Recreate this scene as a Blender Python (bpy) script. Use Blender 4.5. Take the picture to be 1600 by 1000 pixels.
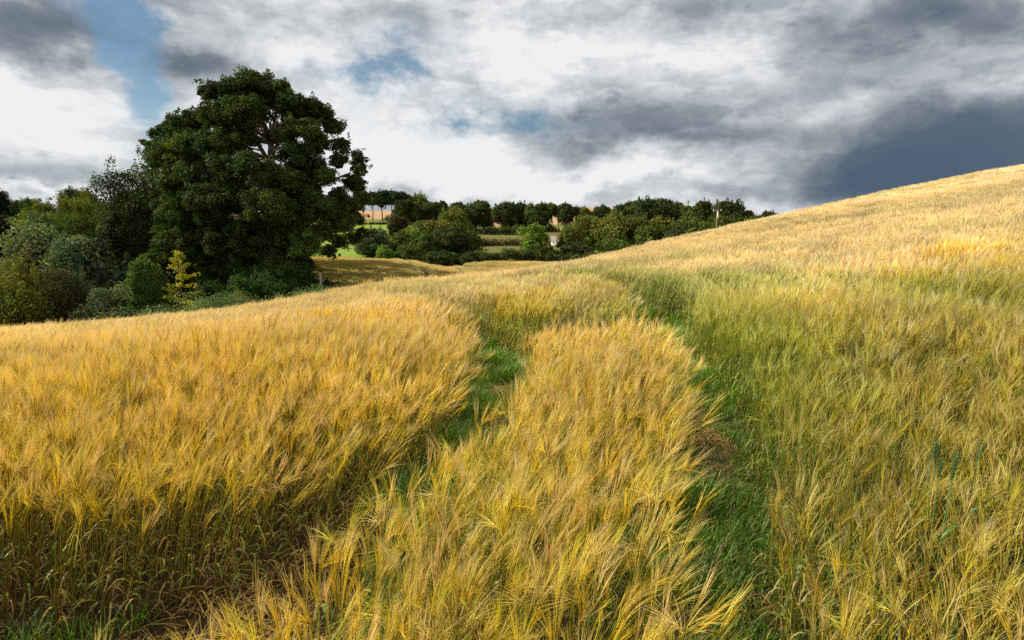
import bpy, math
import numpy as np
from mathutils import Vector

for o in list(bpy.data.objects):
    bpy.data.objects.remove(o)
scene = bpy.context.scene
COL = scene.collection

# ------------------------------------------------------------------ camera
F = 888.9; PITCH = math.radians(9.6); EYE = 1.9
cam_d = bpy.data.cameras.new('camera'); cam = bpy.data.objects.new('camera', cam_d); COL.objects.link(cam)
cam_d.sensor_width = 36.0; cam_d.lens = 20.0; cam_d.clip_start = 0.05; cam_d.clip_end = 20000
cam.location = (0, 0, EYE); cam.rotation_euler = (math.radians(90) - PITCH, 0, 0)
scene.camera = cam

# ------------------------------------------------------------------ world, sun, exposure
SUN_EL = math.radians(37); SUN_AZ = math.radians(-84)     # azimuth from +Y, negative = to the left
SUNV = Vector((math.sin(SUN_AZ)*math.cos(SUN_EL), math.cos(SUN_AZ)*math.cos(SUN_EL), math.sin(SUN_EL)))
sd = bpy.data.lights.new('sun', 'SUN'); sd.energy = 5.0; sd.angle = math.radians(0.5); sd.color = (1.0, 0.92, 0.77)
sun = bpy.data.objects.new('sun', sd); COL.objects.link(sun)
sun.rotation_euler = (-SUNV).to_track_quat('-Z', 'Y').to_euler()
scene.view_settings.view_transform = 'Standard'; scene.view_settings.look = 'None'
scene.view_settings.exposure = 0.50; scene.view_settings.gamma = 1.0
scene.cycles.max_bounces = 7; scene.cycles.diffuse_bounces = 2; scene.cycles.transmission_bounces = 4
scene.cycles.transparent_max_bounces = 4; scene.cycles.glossy_bounces = 2
scene.cycles.caustics_reflective = False; scene.cycles.caustics_refractive = False
scene.cycles.use_denoising = False

def px_dir(u, v):
    cx = (u-800)/F; cy = (500-v)/F
    return np.array([cx, math.cos(PITCH)+cy*math.sin(PITCH), -math.sin(PITCH)+cy*math.cos(PITCH)])
def azel(u, v):
    d = px_dir(u, v); d = d/np.linalg.norm(d)
    return math.atan2(d[0], d[1]), math.asin(d[2])

world = bpy.data.worlds.new('World'); scene.world = world; world.use_nodes = True
nt = world.node_tree; nt.nodes.clear()
def nd(tree, typ, **kw):
    n = tree.nodes.new(typ)
    for k, v in kw.items(): setattr(n, k, v)
    return n
def lk(tree, a, b): tree.links.new(a, b)
def vmath(op, a, b=None, c=None):
    n = nd(nt, 'ShaderNodeVectorMath', operation=op)
    for i, s in enumerate((a, b, c)):
        if s is None: continue
        if isinstance(s, (tuple, list)): n.inputs[i].default_value = s
        else: lk(nt, s, n.inputs[i])
    return n
def m_(op, a, b=None, c=None, clamp=False):
    n = nd(nt, 'ShaderNodeMath', operation=op); n.use_clamp = clamp
    for i, s in enumerate((a, b, c)):
        if s is None: continue
        if isinstance(s, (int, float)): n.inputs[i].default_value = s
        else: lk(nt, s, n.inputs[i])
    return n.outputs[0]
tc = nd(nt, 'ShaderNodeTexCoord'); D = tc.outputs['Generated']
sep = nd(nt, 'ShaderNodeSeparateXYZ'); lk(nt, D, sep.inputs[0])
az = m_('ARCTAN2', sep.outputs[0], sep.outputs[1]); el = m_('ARCSINE', sep.outputs[2])
cmb = nd(nt, 'ShaderNodeCombineXYZ'); lk(nt, az, cmb.inputs[0]); lk(nt, el, cmb.inputs[1])
# cloud-deck coordinates: directions meet a layer overhead, so the clouds flatten towards the horizon
zz = m_('ADD', m_('MAXIMUM', sep.outputs[2], 0.0), 0.16)
deck = nd(nt, 'ShaderNodeCombineXYZ'); lk(nt, m_('DIVIDE', sep.outputs[0], zz), deck.inputs[0]); lk(nt, m_('DIVIDE', sep.outputs[1], zz), deck.inputs[1])
def noise(vec, scale, detail, rough, dist=0.0, off=(0, 0, 0), stretch=(1, 1, 1)):
    mp = nd(nt, 'ShaderNodeMapping'); mp.inputs['Location'].default_value = off; mp.inputs['Scale'].default_value = stretch
    lk(nt, vec, mp.inputs[0])
    n = nd(nt, 'ShaderNodeTexNoise'); n.inputs['Scale'].default_value = scale; n.inputs['Detail'].default_value = detail
    n.inputs['Roughness'].default_value = rough; n.inputs['Distortion'].default_value = dist
    lk(nt, mp.outputs[0], n.inputs['Vector']); return n
wn = noise(cmb.outputs[0], 4.0, 9, 0.62, 0.0, (3.1, 1.7, 0))
warp = vmath('MULTIPLY', vmath('SUBTRACT', wn.outputs['Color'], (0.5, 0.5, 0.5)).outputs[0], (0.30, 0.16, 0)).outputs[0]
P = vmath('ADD', cmb.outputs[0], warp).outputs[0]
# (u, v, su, sv, brightness, blueness, wispiness)
BLOBS = [
 (40, 20, 110, 38, -.50, 0, 0), (20, 70, 60, 30, -.30, 0, 0), (295, 92, 75, 26, -.50, 0, 0), (310, 25, 90, 35, -.16, .0, 0),
 (540, 30, 130, 30, -.14, 0, 0), (620, 40, 60, 30, -.08, 0, 0), (190, 70, 52, 85, .0, .80, 0), (225, 195, 50, 55, 0, .55, 0), (170,10,50,40,-.1,.65,0),
 (90, 190, 150, 75, .16, 0, 0), (60, 150, 100, 35, .10, 0, 0), (455, 65, 90, 38, .22, 0, 0), (650, 85, 100, 34, 0, .46, 0), (540,115,90,30,.05,.40,0),
 (790, 190, 120, 24, .05, .60, 0), (620, 150, 110, 40, .12, .26, 0), (700, 215, 150, 40, .24, 0, 0), (620, 260, 120, 40, .20, 0, 0),
 (830, 275, 150, 30, .30, 0, 0), (1000, 282, 130, 16, .24, 0, 0), (100, 280, 230, 26, -.30, .35, 0), (850, 312, 400, 16, -.14, .22, 0),
 (1200, 330, 120, 10, .10, .0, 0), (80, 306, 120, 7, .30, 0, 0),
 (890, 150, 50, 14, .20, 0, 0), (880, 185, 110, 22, -.20, .0, 0), (1030, 190, 200, 34, -.32, .12, 0), (830, 150, 110, 20, -.16, .1, 0), (1180, 215, 120, 20, -.16, .1, 0), (1010,218,170,14,-.15,.1,0),
 (860, 60, 220, 60, .14, 0, 0), (1165, 95, 80, 40, .14, 0, 0), (1100, 140, 120, 26, -.08, 0, 0), (1240, 185, 170, 22, .10, 0, 0),
 (1110, 10, 110, 28, -.20, 0, 0), (1350, 120, 100, 20, -.20, 0, 0), (1540, 30, 250, 50, -.42, 0, 0), (1380, 25, 170, 40, -.24, 0, 0), (1250,75,120,30,-.08,0,0),
 (1540, 235, 230, 70, -.60, .12, 0), (1370, 275, 130, 48, -.34, .10, 0), (1580, 170, 130, 30, -.26, .1, 0), (1130, 270, 120, 30, -.06, 0.05, 0), (1300, 305, 170, 26, -.16, .05, 0), (1440, 305, 180, 40, -.30, .1, 0), 
]
acc = None
for (u, v, su, sv, a, b, w) in BLOBS:
    a0, e0 = azel(u, v); ax, _ = azel(u+su, v); _, ey = azel(u, v-sv)
    s = (1/max(ax-a0, 1e-3), 1/max(ey-e0, 1e-3), 0)
    t = vmath('MULTIPLY', vmath('SUBTRACT', P, (a0, e0, 0)).outputs[0], s).outputs[0]
    g = m_('EXPONENT', m_('MULTIPLY', vmath('DOT_PRODUCT', t, t).outputs['Value'], -0.75))
    vv = nd(nt, 'ShaderNodeVectorMath', operation='SCALE'); vv.inputs[0].default_value = (a, b, w); lk(nt, g, vv.inputs['Scale'])
    acc = vv.outputs[0] if acc is None else vmath('ADD', acc, vv.outputs[0]).outputs[0]
sa = nd(nt, 'ShaderNodeSeparateXYZ'); lk(nt, acc, sa.inputs[0])
n1 = noise(D, 2.6, 10, 0.60, 0.0, (2.3, 4.1, 0.7), (1, 1, 2.2))
n2 = noise(cmb.outputs[0], 8.5, 10, 0.62, 0.0, (0.4, 8.2, 0), (1, 1.7, 1))
n3 = noise(cmb.outputs[0], 22, 6, 0.6, 0.3, (5.4, 1.2, 0), (1, 1.8, 1))
nn = m_('ADD', m_('MULTIPLY', m_('SUBTRACT', n1.outputs[0], 0.5), 0.38), m_('MULTIPLY', m_('SUBTRACT', n2.outputs[0], 0.5), 0.40))
nn = m_('ADD', nn, m_('MULTIPLY', m_('SUBTRACT', n3.outputs[0], 0.5), 0.40))
def edge(n, lo, hi, amp):
    mr = nd(nt, 'ShaderNodeMapRange', interpolation_type='SMOOTHSTEP'); mr.inputs[1].default_value = lo; mr.inputs[2].default_value = hi
    mr.inputs[3].default_value = -amp; mr.inputs[4].default_value = amp; lk(nt, n, mr.inputs[0]); return mr.outputs[0]
n4 = noise(D, 3.4, 12, 0.56, 0.0, (1.3, 7.1, 2.7), (1, 1, 3.0)); n5 = noise(D, 7.5, 10, 0.58, 0.0, (6.3, 0.1, 4.7), (1, 1, 2.6))
vo = nd(nt, 'ShaderNodeTexVoronoi', feature='SMOOTH_F1'); vo.inputs['Scale'].default_value = 5.5; vo.inputs['Detail'].default_value = 4; vo.inputs['Roughness'].default_value = .6
vm = nd(nt, 'ShaderNodeMapping'); vm.inputs['Scale'].default_value = (1, 1, 2.4); lk(nt, vmath('ADD', D, vmath('MULTIPLY', wn.outputs['Color'], (.25, .25, .25)).outputs[0]).outputs[0], vm.inputs[0]); lk(nt, vm.outputs[0], vo.inputs['Vector'])
nn = m_('ADD', nn, edge(n4.outputs[0], .43, .57, .05)); nn = m_('ADD', nn, edge(n5.outputs[0], .47, .54, .05))
nn = m_('ADD', nn, m_('MULTIPLY', m_('SUBTRACT', 0.45, vo.outputs['Distance']), 0.22))
# the rain curtain and low haze are smooth: fade the texture where it is dark or low
calm = m_('ADD', m_('MULTIPLY', sa.outputs[0], 1.1), 1.0, clamp=True)
S = m_('ADD', m_('ADD', 0.875, sa.outputs[0]), m_('MULTIPLY', nn, m_('MAXIMUM', calm, 0.28)))
ramp = nd(nt, 'ShaderNodeValToRGB'); lk(nt, S, ramp.inputs[0])
def s2l(c): return tuple(((x/255)/12.92 if x/255 <= .04045 else ((x/255+.055)/1.055)**2.4) for x in c)
stops = [(0.0, (80, 99, 118)), (0.22, (90, 106, 122)), (0.42, (130, 139, 150)), (0.60, (172, 178, 185)), (0.78, (210, 213, 217)), (0.96, (240, 241, 242))]
while len(ramp.color_ramp.elements) < len(stops): ramp.color_ramp.elements.new(0.5)
for e, (p, c) in zip(ramp.color_ramp.elements, stops): e.position = p; e.color = s2l(c)+(1,)
SKY_K = 0.07
sky = nd(nt, 'ShaderNodeTexSky', sky_type='NISHITA'); sky.sun_disc = False
sky.sun_elevation = SUN_EL; sky.sun_rotation = SUN_AZ
cl = vmath('SCALE', ramp.outputs[0]); cl.inputs['Scale'].default_value = .70/SKY_K
blue = vmath('MULTIPLY', sky.outputs[0], (0.62, 0.80, 0.86)).outputs[0]
Bf = m_('ADD', sa.outputs[1], m_('MULTIPLY', m_('SUBTRACT', n2.outputs[0], 0.52), m_('MINIMUM', m_('MULTIPLY', sa.outputs[1], 5.0), 2.4)))
bmr = nd(nt, 'ShaderNodeMapRange', interpolation_type='SMOOTHSTEP'); bmr.inputs[1].default_value = .12; bmr.inputs[2].default_value = .78; bmr.inputs[3].default_value = 0; bmr.inputs[4].default_value = .92
lk(nt, Bf, bmr.inputs[0]); Bf = bmr.outputs[0]
# in the dark rain the 'blue' is the same grey-blue air, dimmed
dim = m_('ADD', m_('MULTIPLY', S, 0.75), 0.50, clamp=True)
bl2 = vmath('SCALE', blue); lk(nt, dim, bl2.inputs['Scale'])
mx = nd(nt, 'ShaderNodeMix', data_type='RGBA'); lk(nt, Bf, mx.inputs['Factor']); lk(nt, cl.outputs[0], mx.inputs[6]); lk(nt, bl2.outputs[0], mx.inputs[7])
bg = nd(nt, 'ShaderNodeBackground'); bg.inputs['Strength'].default_value = SKY_K; lk(nt, mx.outputs[2], bg.inputs['Color'])
out = nd(nt, 'ShaderNodeOutputWorld'); lk(nt, bg.outputs[0], out.inputs[0])
world.cycles.sampling_method = 'MANUAL'; world.cycles.sample_map_resolution = 512

# ------------------------------------------------------------------ terrain function
TY = np.array([1.5, 3, 5, 8, 14, 24, 35, 45, 60, 72, 90, 110, 150, 200, 270, 350, 450, 600, 1000, 3000.])
TT = np.array([-1.2, -.9, -.5, -.36, -.2, -.12, -.04, .15, .5, .9, 1.2])
TZ = np.array([
 [0, 0, -.15, -.7, -1.9, -3.9, -6, -7, -7.5, -7.5, -7.5, -7, -6, -4, 0, 4, 8, 6, 0, -5],
 [0, 0, -.1, -.5, -1.6, -3.46, -6, -7, -7.5, -7.5, -7.5, -7, -6, -4, 0, 4, 8, 6, 0, -5],
 [0, 0, 0, -.35, -1.15, -2.5, -4.5, -5.3, -5.6, -5.6, -5.5, -5, -3.5, -1, 2.5, 6, 9, 7, 0, -5],
 [0, 0, 0, -.22, -.85, -1.9, -4, -5, -4.1, -3.15, -3.9, -4.3, -2.6, -.2, 3.2, 7, 11, 9, 0, -5],
 [0, 0, 0, -.1, -.55, -1.35, -3.3, -4.8, -3.95, -3.35, -4.7, -4.7, -2.6, -.2, 3.2, 7, 11.8, 10, 0, -5],
 [0, 0, .01, -.08, -.45, -1.2, -3.0, -4.5, -4.45, -4.35, -5.7, -5.5, -3.1, -.9, 1.8, 5, 10.6, 9, 0, -5],
 [0, 0, .02, -.05, -.35, -1.0, -2.6, -3.9, -4.8, -5.1, -4.75, -5.1, -3.1, -1.7, 0, 3, 9, 8, 0, -5],
 [0, 0, .05, .05, 0, -.35, -.9, -1.5, -2.8, -3.7, -5, -5, -4, -2, 1, 6, 14.5, 13, 0, -5],
 [0, .05, .15, .25, .5, 1.0, 1.65, 2.05, 2.4, 2.2, 1.5, 0, -1, -1, 0, 2, 5, 4, 0, -5],
 [0, .1, .3, .65, 1.4, 2.7, 4.1, 5.4, 7.3, 8.3, 9, 8, 6, 4, 3, 3, 5, 4, 0, -5],
 [0, .2, .45, .9, 1.9, 3.6, 5.5, 7, 9.5, 11, 12, 11, 9, 6, 4, 4, 5, 4, 0, -5]], float)
def pchip(x, y, xi):
    h = np.diff(x); dl = np.diff(y, axis=0)/h[:, None]
    d = np.zeros_like(y)
    w1 = (2*h[1:]+h[:-1])[:, None]; w2 = (h[1:]+2*h[:-1])[:, None]
    ok = dl[:-1]*dl[1:] > 0
    with np.errstate(divide='ignore', invalid='ignore'):
        hm = (w1+w2)/(w1/dl[:-1]+w2/dl[1:])
    d[1:-1] = np.where(ok, hm, 0); d[0] = dl[0]; d[-1] = dl[-1]
    k = np.clip(np.searchsorted(x, xi)-1, 0, len(x)-2)
    t = ((xi-x[k])/h[k])[:, None]; H = h[k][:, None]
    return (2*t**3-3*t**2+1)*y[k]+(t**3-2*t**2+t)*H*d[k]+(-2*t**3+3*t**2)*y[k+1]+(t**3-t**2)*H*d[k+1]
_ly = np.linspace(math.log(1.5), math.log(3000), 260); _tt = np.linspace(-1.2, 1.2, 200)
_g = pchip(np.log(TY), TZ.T, _ly)            # (260, ncol)
_g = pchip(TT, _g.T, _tt)                    # (200, 260)
def terrain(x, y):
    x = np.asarray(x, float); y = np.asarray(y, float)
    yy = np.maximum(y, 1.5); t = np.clip(x/np.maximum(yy, 3.0), -1.2, 1.2); l = np.log(np.minimum(yy, 2999))
    a = (t+1.2)/2.4*199; b = (l-_ly[0])/(_ly[-1]-_ly[0])*259
    i = np.clip(a.astype(int), 0, 198); j = np.clip(b.astype(int), 0, 258); fa = a-i; fb = b-j
    z = (_g[i, j]*(1-fa)+_g[i+1, j]*fa)*(1-fb)+(_g[i, j+1]*(1-fa)+_g[i+1, j+1]*fa)*fb
    for ax, ay, bx, by, w, dp in ((-.2, 7.2, 2.0, 7.7, .9, .18), (2.6, 10.3, 5.6, 6.0, .7, .30), (5.6, 6.0, 11, 1, .7, .16), (21, 23, 12.5, 25.5, 1.5, .3), (12.5, 25.5, 3, 29, 1.5, .25), (36, 19, 21, 23, 1.5, .3), (27, 28.5, 9, 33, 1.3, .22)):
        dx, dy = bx-ax, by-ay; q = np.clip(((x-ax)*dx+(y-ay)*dy)/(dx*dx+dy*dy), 0, 1)
        z = z-dp*np.exp(-((x-ax-q*dx)**2+(y-ay-q*dy)**2)/w**2)
    return z + 0.03*np.sin(x*0.9+y*0.4)*np.cos(y*0.7-x*.3)*np.clip(y/6, 0, 1)
def tz(x, y): return float(terrain(np.array([x]), np.array([y]))[0])
def at(u, Y): return (u-800)/F*(Y*math.cos(PITCH)+(EYE+3)*math.sin(PITCH))
def zat(v, Y, u=800):
    d = px_dir(u, v); return EYE+d[2]/d[1]*Y
def unproject(u, v, h):
    """where the sight line through a place of the photo meets the surface h above the ground"""
    d = px_dir(u, v); ys = np.exp(np.linspace(math.log(38), math.log(400), 900))
    z = EYE+d[2]/d[1]*ys; g = terrain(d[0]/d[1]*ys, ys)+h
    k = np.argmax(z < g); k = k if z[k] < g[k] else 400
    return d[0]/d[1]*ys[k], ys[k]

# value noise for layout decisions
def vnoise(x, y, s, seed):
    r = np.random.RandomState(seed).rand(256, 256)
    a = x/s+1000.3; b = y/s+1000.7; i = np.floor(a).astype(int); j = np.floor(b).astype(int); fa = a-i; fb = b-j
    fa = fa*fa*(3-2*fa); fb = fb*fb*(3-2*fb); g = lambda p, q: r[p % 256, q % 256]
    return (g(i, j)*(1-fa)+g(i+1, j)*fa)*(1-fb)+(g(i, j+1)*(1-fa)+g(i+1, j+1)*fa)*fb

# ------------------------------------------------------------------ mesh helpers
def tag(o, label=None, cat=None, group=None, kind=None):
    if label: o['label'] = label
    if cat: o['category'] = cat
    if group: o['group'] = group
    if kind: o['kind'] = kind
    return o
def raw_mesh(name, V, Q, C=None, mat=None, smooth=False, attrs=None):
    V = np.asarray(V, np.float32); Q = np.asarray(Q, np.int32); k = Q.shape[1]
    me = bpy.data.meshes.new(name)
    me.vertices.add(len(V)); me.vertices.foreach_set('co', V.ravel())
    me.loops.add(Q.size); me.loops.foreach_set('vertex_index', Q.ravel())
    me.polygons.add(len(Q)); me.polygons.foreach_set('loop_start', np.arange(0, Q.size, k, dtype=np.int32))
    if smooth: me.polygons.foreach_set('use_smooth', np.ones(len(Q), bool))
    if C is not None:
        ca = me.attributes.new('col', 'FLOAT_COLOR', 'POINT')
        cc = np.ones((len(V), 4), np.float32); cc[:, :3] = C; ca.data.foreach_set('color', cc.ravel())
    me.update(calc_edges=True)
    if mat: me.materials.append(mat)
    return me
def obj(name, me, parent=None, loc=None):
    o = bpy.data.objects.new(name, me); COL.objects.link(o)
    if parent: o.parent = parent
    if loc is not None: o.location = loc
    return o
def empty(name, loc):
    o = bpy.data.objects.new(name, None); COL.objects.link(o); o.location = loc; o.empty_display_size = .3; return o
class MB:
    """collects quads"""
    def __init__(s): s.V = []; s.Q = []; s.C = []; s.n = 0
    def add(s, V, Q, C):
        V = np.asarray(V, float); Q = np.asarray(Q, int)
        s.V.append(V); s.Q.append(Q+s.n); s.C.append(np.broadcast_to(np.asarray(C, float), (len(V), 3))); s.n += len(V)
    def tube(s, path, rad, col, sides=6, cap=True):
        path = np.asarray(path, float); n = len(path); rad = np.broadcast_to(np.asarray(rad, float), (n,))
        T = np.gradient(path, axis=0); T /= np.linalg.norm(T, axis=1)[:, None]+1e-9
        ref = np.array([0.13, 1, 0.07]) if abs(T[0][2]) > .8 else np.array([0.1, 0.05, 1.0])
        A = np.cross(T, ref); A /= np.linalg.norm(A, axis=1)[:, None]+1e-9; B = np.cross(T, A)
        th = np.arange(sides)*2*math.pi/sides
        V = path[:, None]+rad[:, None, None]*(np.cos(th)[None, :, None]*A[:, None]+np.sin(th)[None, :, None]*B[:, None])
        Q = [[i*sides+j, i*sides+(j+1) % sides, (i+1)*sides+(j+1) % sides, (i+1)*sides+j] for i in range(n-1) for j in range(sides)]
        c = np.asarray(col, float)
        if c.ndim == 2: c = np.repeat(c, sides, axis=0)
        s.add(V.reshape(-1, 3), Q, c)
        if cap:
            for e in (0, n-1):
                ring = V[e]; m = ring.mean(0); k = sides//2*2
                s.add(np.vstack([ring, m]), [[j, (j+1) % sides, sides, sides] for j in range(0)] or [[j, (j+1) % sides, (j+2) % sides, sides] for j in range(0, k, 2)], c[0] if c.ndim == 2 else c)
    def ribbon(s, path, wid, side, col):
        path = np.asarray(path, float); n = len(path); wid = np.broadcast_to(np.asarray(wid, float), (n,)); side = np.asarray(side, float)
        if side.ndim == 1: side = np.broadcast_to(side, (n, 3))
        V = np.empty((n*2, 3)); V[0::2] = path-side*wid[:, None]; V[1::2] = path+side*wid[:, None]
        Q = [[2*i, 2*i+1, 2*i+3, 2*i+2] for i in range(n-1)]
        c = np.asarray(col, float)
        if c.ndim == 2: c = np.repeat(c, 2, axis=0)
        s.add(V, Q, c)
    def box(s, lo, hi, col):
        x0, y0, z0 = lo; x1, y1, z1 = hi
        V = [(x0,y0,z0),(x1,y0,z0),(x1,y1,z0),(x0,y1,z0),(x0,y0,z1),(x1,y0,z1),(x1,y1,z1),(x0,y1,z1)]
        s.add(V, [(0,3,2,1),(4,5,6,7),(0,1,5,4),(1,2,6,5),(2,3,7,6),(3,0,4,7)], col)
    def mesh(s, name, mat, smooth=False):
        return raw_mesh(name, np.vstack(s.V), np.vstack(s.Q), np.vstack(s.C), mat, smooth)

# ------------------------------------------------------------------ materials
def new_mat(name):
    m = bpy.data.materials.new(name); m.use_nodes = True; m.node_tree.nodes.clear(); return m, m.node_tree
def plant_mat(name, trans=0.4, gloss=0.06, rough=0.5, inst=False, tcol=(1.15, 1.1, .7), noise_amt=0.0):
    m, t = new_mat(name)
    at_ = nd(t, 'ShaderNodeAttribute', attribute_name='col')
    c = at_.outputs['Color']
    if inst:
        g = nd(t, 'ShaderNodeAttribute', attribute_name='green', attribute_type='INSTANCER')
        k = nd(t, 'ShaderNodeAttribute', attribute_name='tone', attribute_type='INSTANCER')
        mu = nd(t, 'ShaderNodeVectorMath', operation='MULTIPLY'); lk(t, c, mu.inputs[0]); mu.inputs[1].default_value = (0.44, 0.76, 0.22)
        mix = nd(t, 'ShaderNodeMix', data_type='RGBA'); lk(t, g.outputs['Fac'], mix.inputs['Factor']); lk(t, c, mix.inputs[6]); lk(t, mu.outputs[0], mix.inputs[7])
        ad = nd(t, 'ShaderNodeMath', operation='ADD'); ad.inputs[1].default_value = 1.0; lk(t, k.outputs['Fac'], ad.inputs[0])
        sc = nd(t, 'ShaderNodeVectorMath', operation='SCALE'); lk(t, mix.outputs[2], sc.inputs[0]); lk(t, ad.outputs[0], sc.inputs['Scale'])
        c = sc.outputs[0]
    if noise_amt:
        geo = nd(t, 'ShaderNodeNewGeometry')
        no = nd(t, 'ShaderNodeTexNoise'); no.inputs['Scale'].default_value = 1.3; no.inputs['Detail'].default_value = 14; no.inputs['Roughness'].default_value = .8
        lk(t, geo.outputs['Position'], no.inputs['Vector'])
        mr = nd(t, 'ShaderNodeMapRange'); mr.inputs[3].default_value = 1-noise_amt; mr.inputs[4].default_value = 1+noise_amt; mr.inputs[1].default_value = .25; mr.inputs[2].default_value = .75
        lk(t, no.outputs[0], mr.inputs[0])
        sc = nd(t, 'ShaderNodeVectorMath', operation='SCALE'); lk(t, c, sc.inputs[0]); lk(t, mr.outputs[0], sc.inputs['Scale']); c = sc.outputs[0]
    df = nd(t, 'ShaderNodeBsdfDiffuse'); lk(t, c, df.inputs[0])
    sh = df.outputs[0]
    if trans:
        tv = nd(t, 'ShaderNodeVectorMath', operation='MULTIPLY'); lk(t, c, tv.inputs[0]); tv.inputs[1].default_value = tcol
        tr = nd(t, 'ShaderNodeBsdfTranslucent'); lk(t, tv.outputs[0], tr.inputs[0])
        mi = nd(t, 'ShaderNodeMixShader'); mi.inputs[0].default_value = trans; lk(t, sh, mi.inputs[1]); lk(t, tr.outputs[0], mi.inputs[2]); sh = mi.outputs[0]
    if gloss:
        gl = nd(t, 'ShaderNodeBsdfGlossy'); gl.inputs['Roughness'].default_value = rough; gl.inputs['Color'].default_value = (1, 1, 1, 1)
        mi = nd(t, 'ShaderNodeMixShader'); mi.inputs[0].default_value = gloss; lk(t, sh, mi.inputs[1]); lk(t, gl.outputs[0], mi.inputs[2]); sh = mi.outputs[0]
    o = nd(t, 'ShaderNodeOutputMaterial'); lk(t, sh, o.inputs[0])
    return m
M_BARLEY = plant_mat('barley', trans=.30, gloss=.03, rough=.5, inst=True, tcol=(1.2, 1.08, .6))
M_CANOPY = plant_mat('barley_canopy', trans=0, gloss=0, noise_amt=.25)
M_LEAF = plant_mat('leaves', trans=.25, gloss=.012, rough=.6, tcol=(1.4, 1.7, .5))
M_GRASS = plant_mat('grass', trans=.40, gloss=.04, inst=True, tcol=(1.2, 1.5, .5))
M_BARK = plant_mat('bark', trans=0, gloss=0, noise_amt=.35)
M_PAINT = plant_mat('built', trans=0, gloss=.02, noise_amt=.15)
M_WHEAT = plant_mat('wheat', trans=.4, gloss=.05)
M_GROUND = plant_mat('soil_and_turf', trans=0, gloss=0, noise_amt=.40)

# ------------------------------------------------------------------ gaps in the crop (x, y, half width)
G1 = [(-9, .6, .75), (-6, .95, .72), (-3.5, 1.25, .72), (-2.3, 1.50, .74), (-1.45, 1.80, .62), (-.95, 2.55, .38), (-.63, 3.3, .33), (-.34, 4.1, .34), (-.24, 5.2, .36), (-.26, 6.4, .37), (-.36, 7.5, .40), (-.8, 9, .27), (-1.6, 11.2, .24), (-3, 14.5, .22), (-5, 18.5, .22), (-8, 23, .22), (-14, 30, .22)]
G2 = [(.42, -2, .3), (.46, .3, .28), (.60, 1.4, .27), (.86, 2.4, .32), (1.28, 3.6, .34), (1.66, 4.9, .35), (1.86, 6.4, .35), (2.0, 7.8, .35), (2.2, 9.4, .42), (2.25, 10.8, .36), (1.8, 12.8, .28), (.9, 15, .25), (-.8, 18.5, .22), (-3, 22, .22), (-6, 28, .22)]
G3 = [(-.25, 7.1, .62), (.7, 7.3, .85), (1.6, 7.6, .45)]
G4 = [(2.4, 10.6, .4), (3.3, 9.2, .42), (4.3, 7.9, .42), (5.6, 6.1, .36), (7.5, 4.2, .3), (11, 1, .3)]
G5 = [(30, 20, .55), (21, 23, 1.1), (12.5, 25.5, 1.1), (7.5, 26.5, .9), (3, 29, .35), (-2, 33, .3)]
G6 = [(36, 25, .5), (27, 28, 1.0), (17, 31, 1.0), (9, 33, .38), (3, 37, .3)]
G7 = [unproject(u, v, .5)+(.42,) for u, v in ((540, 401), (600, 404), (640, 413), (662, 428), (668, 436))]
G8 = [unproject(u, v, .5)+(.42,) for u, v in ((585, 401), (650, 407), (695, 418), (720, 430))]
G9 = [unproject(u, v, .5)+(.35,) for u, v in ((640, 404), (700, 411), (745, 422))]
GAPS = [G1, G2, G3, G4, G5, G6, G7, G8, G9]
def gapdist(x, y):
    d = np.full(np.shape(x), 1e9)
    for G in GAPS:
        for (x0, y0, w0), (x1, y1, w1) in zip(G[:-1], G[1:]):
            dx, dy = x1-x0, y1-y0; t = np.clip(((x-x0)*dx+(y-y0)*dy)/(dx*dx+dy*dy), 0, 1)
            d = np.minimum(d, np.hypot(x-x0-t*dx, y-y0-t*dy)-(w0+t*(w1-w0)))
    return d
def in_field(x, y):
    t = x/np.maximum(y, 3)
    left = (t <= -.36) & (y < 29)
    mid = (t > -.37) & (y < 93)
    return left | mid
def region(x, y):
    gx1 = np.interp(y, [p[1] for p in G1], [p[0] for p in G1]); gx2 = np.interp(y, [p[1] for p in G2], [p[0] for p in G2])
    r = np.where(x < gx1, 0, np.where(x > gx2, 3, np.where(y < 7.6, 1, 2)))
    return np.where((y > 38) & (x/np.maximum(y, 3) < .12), 4, r)

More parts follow.
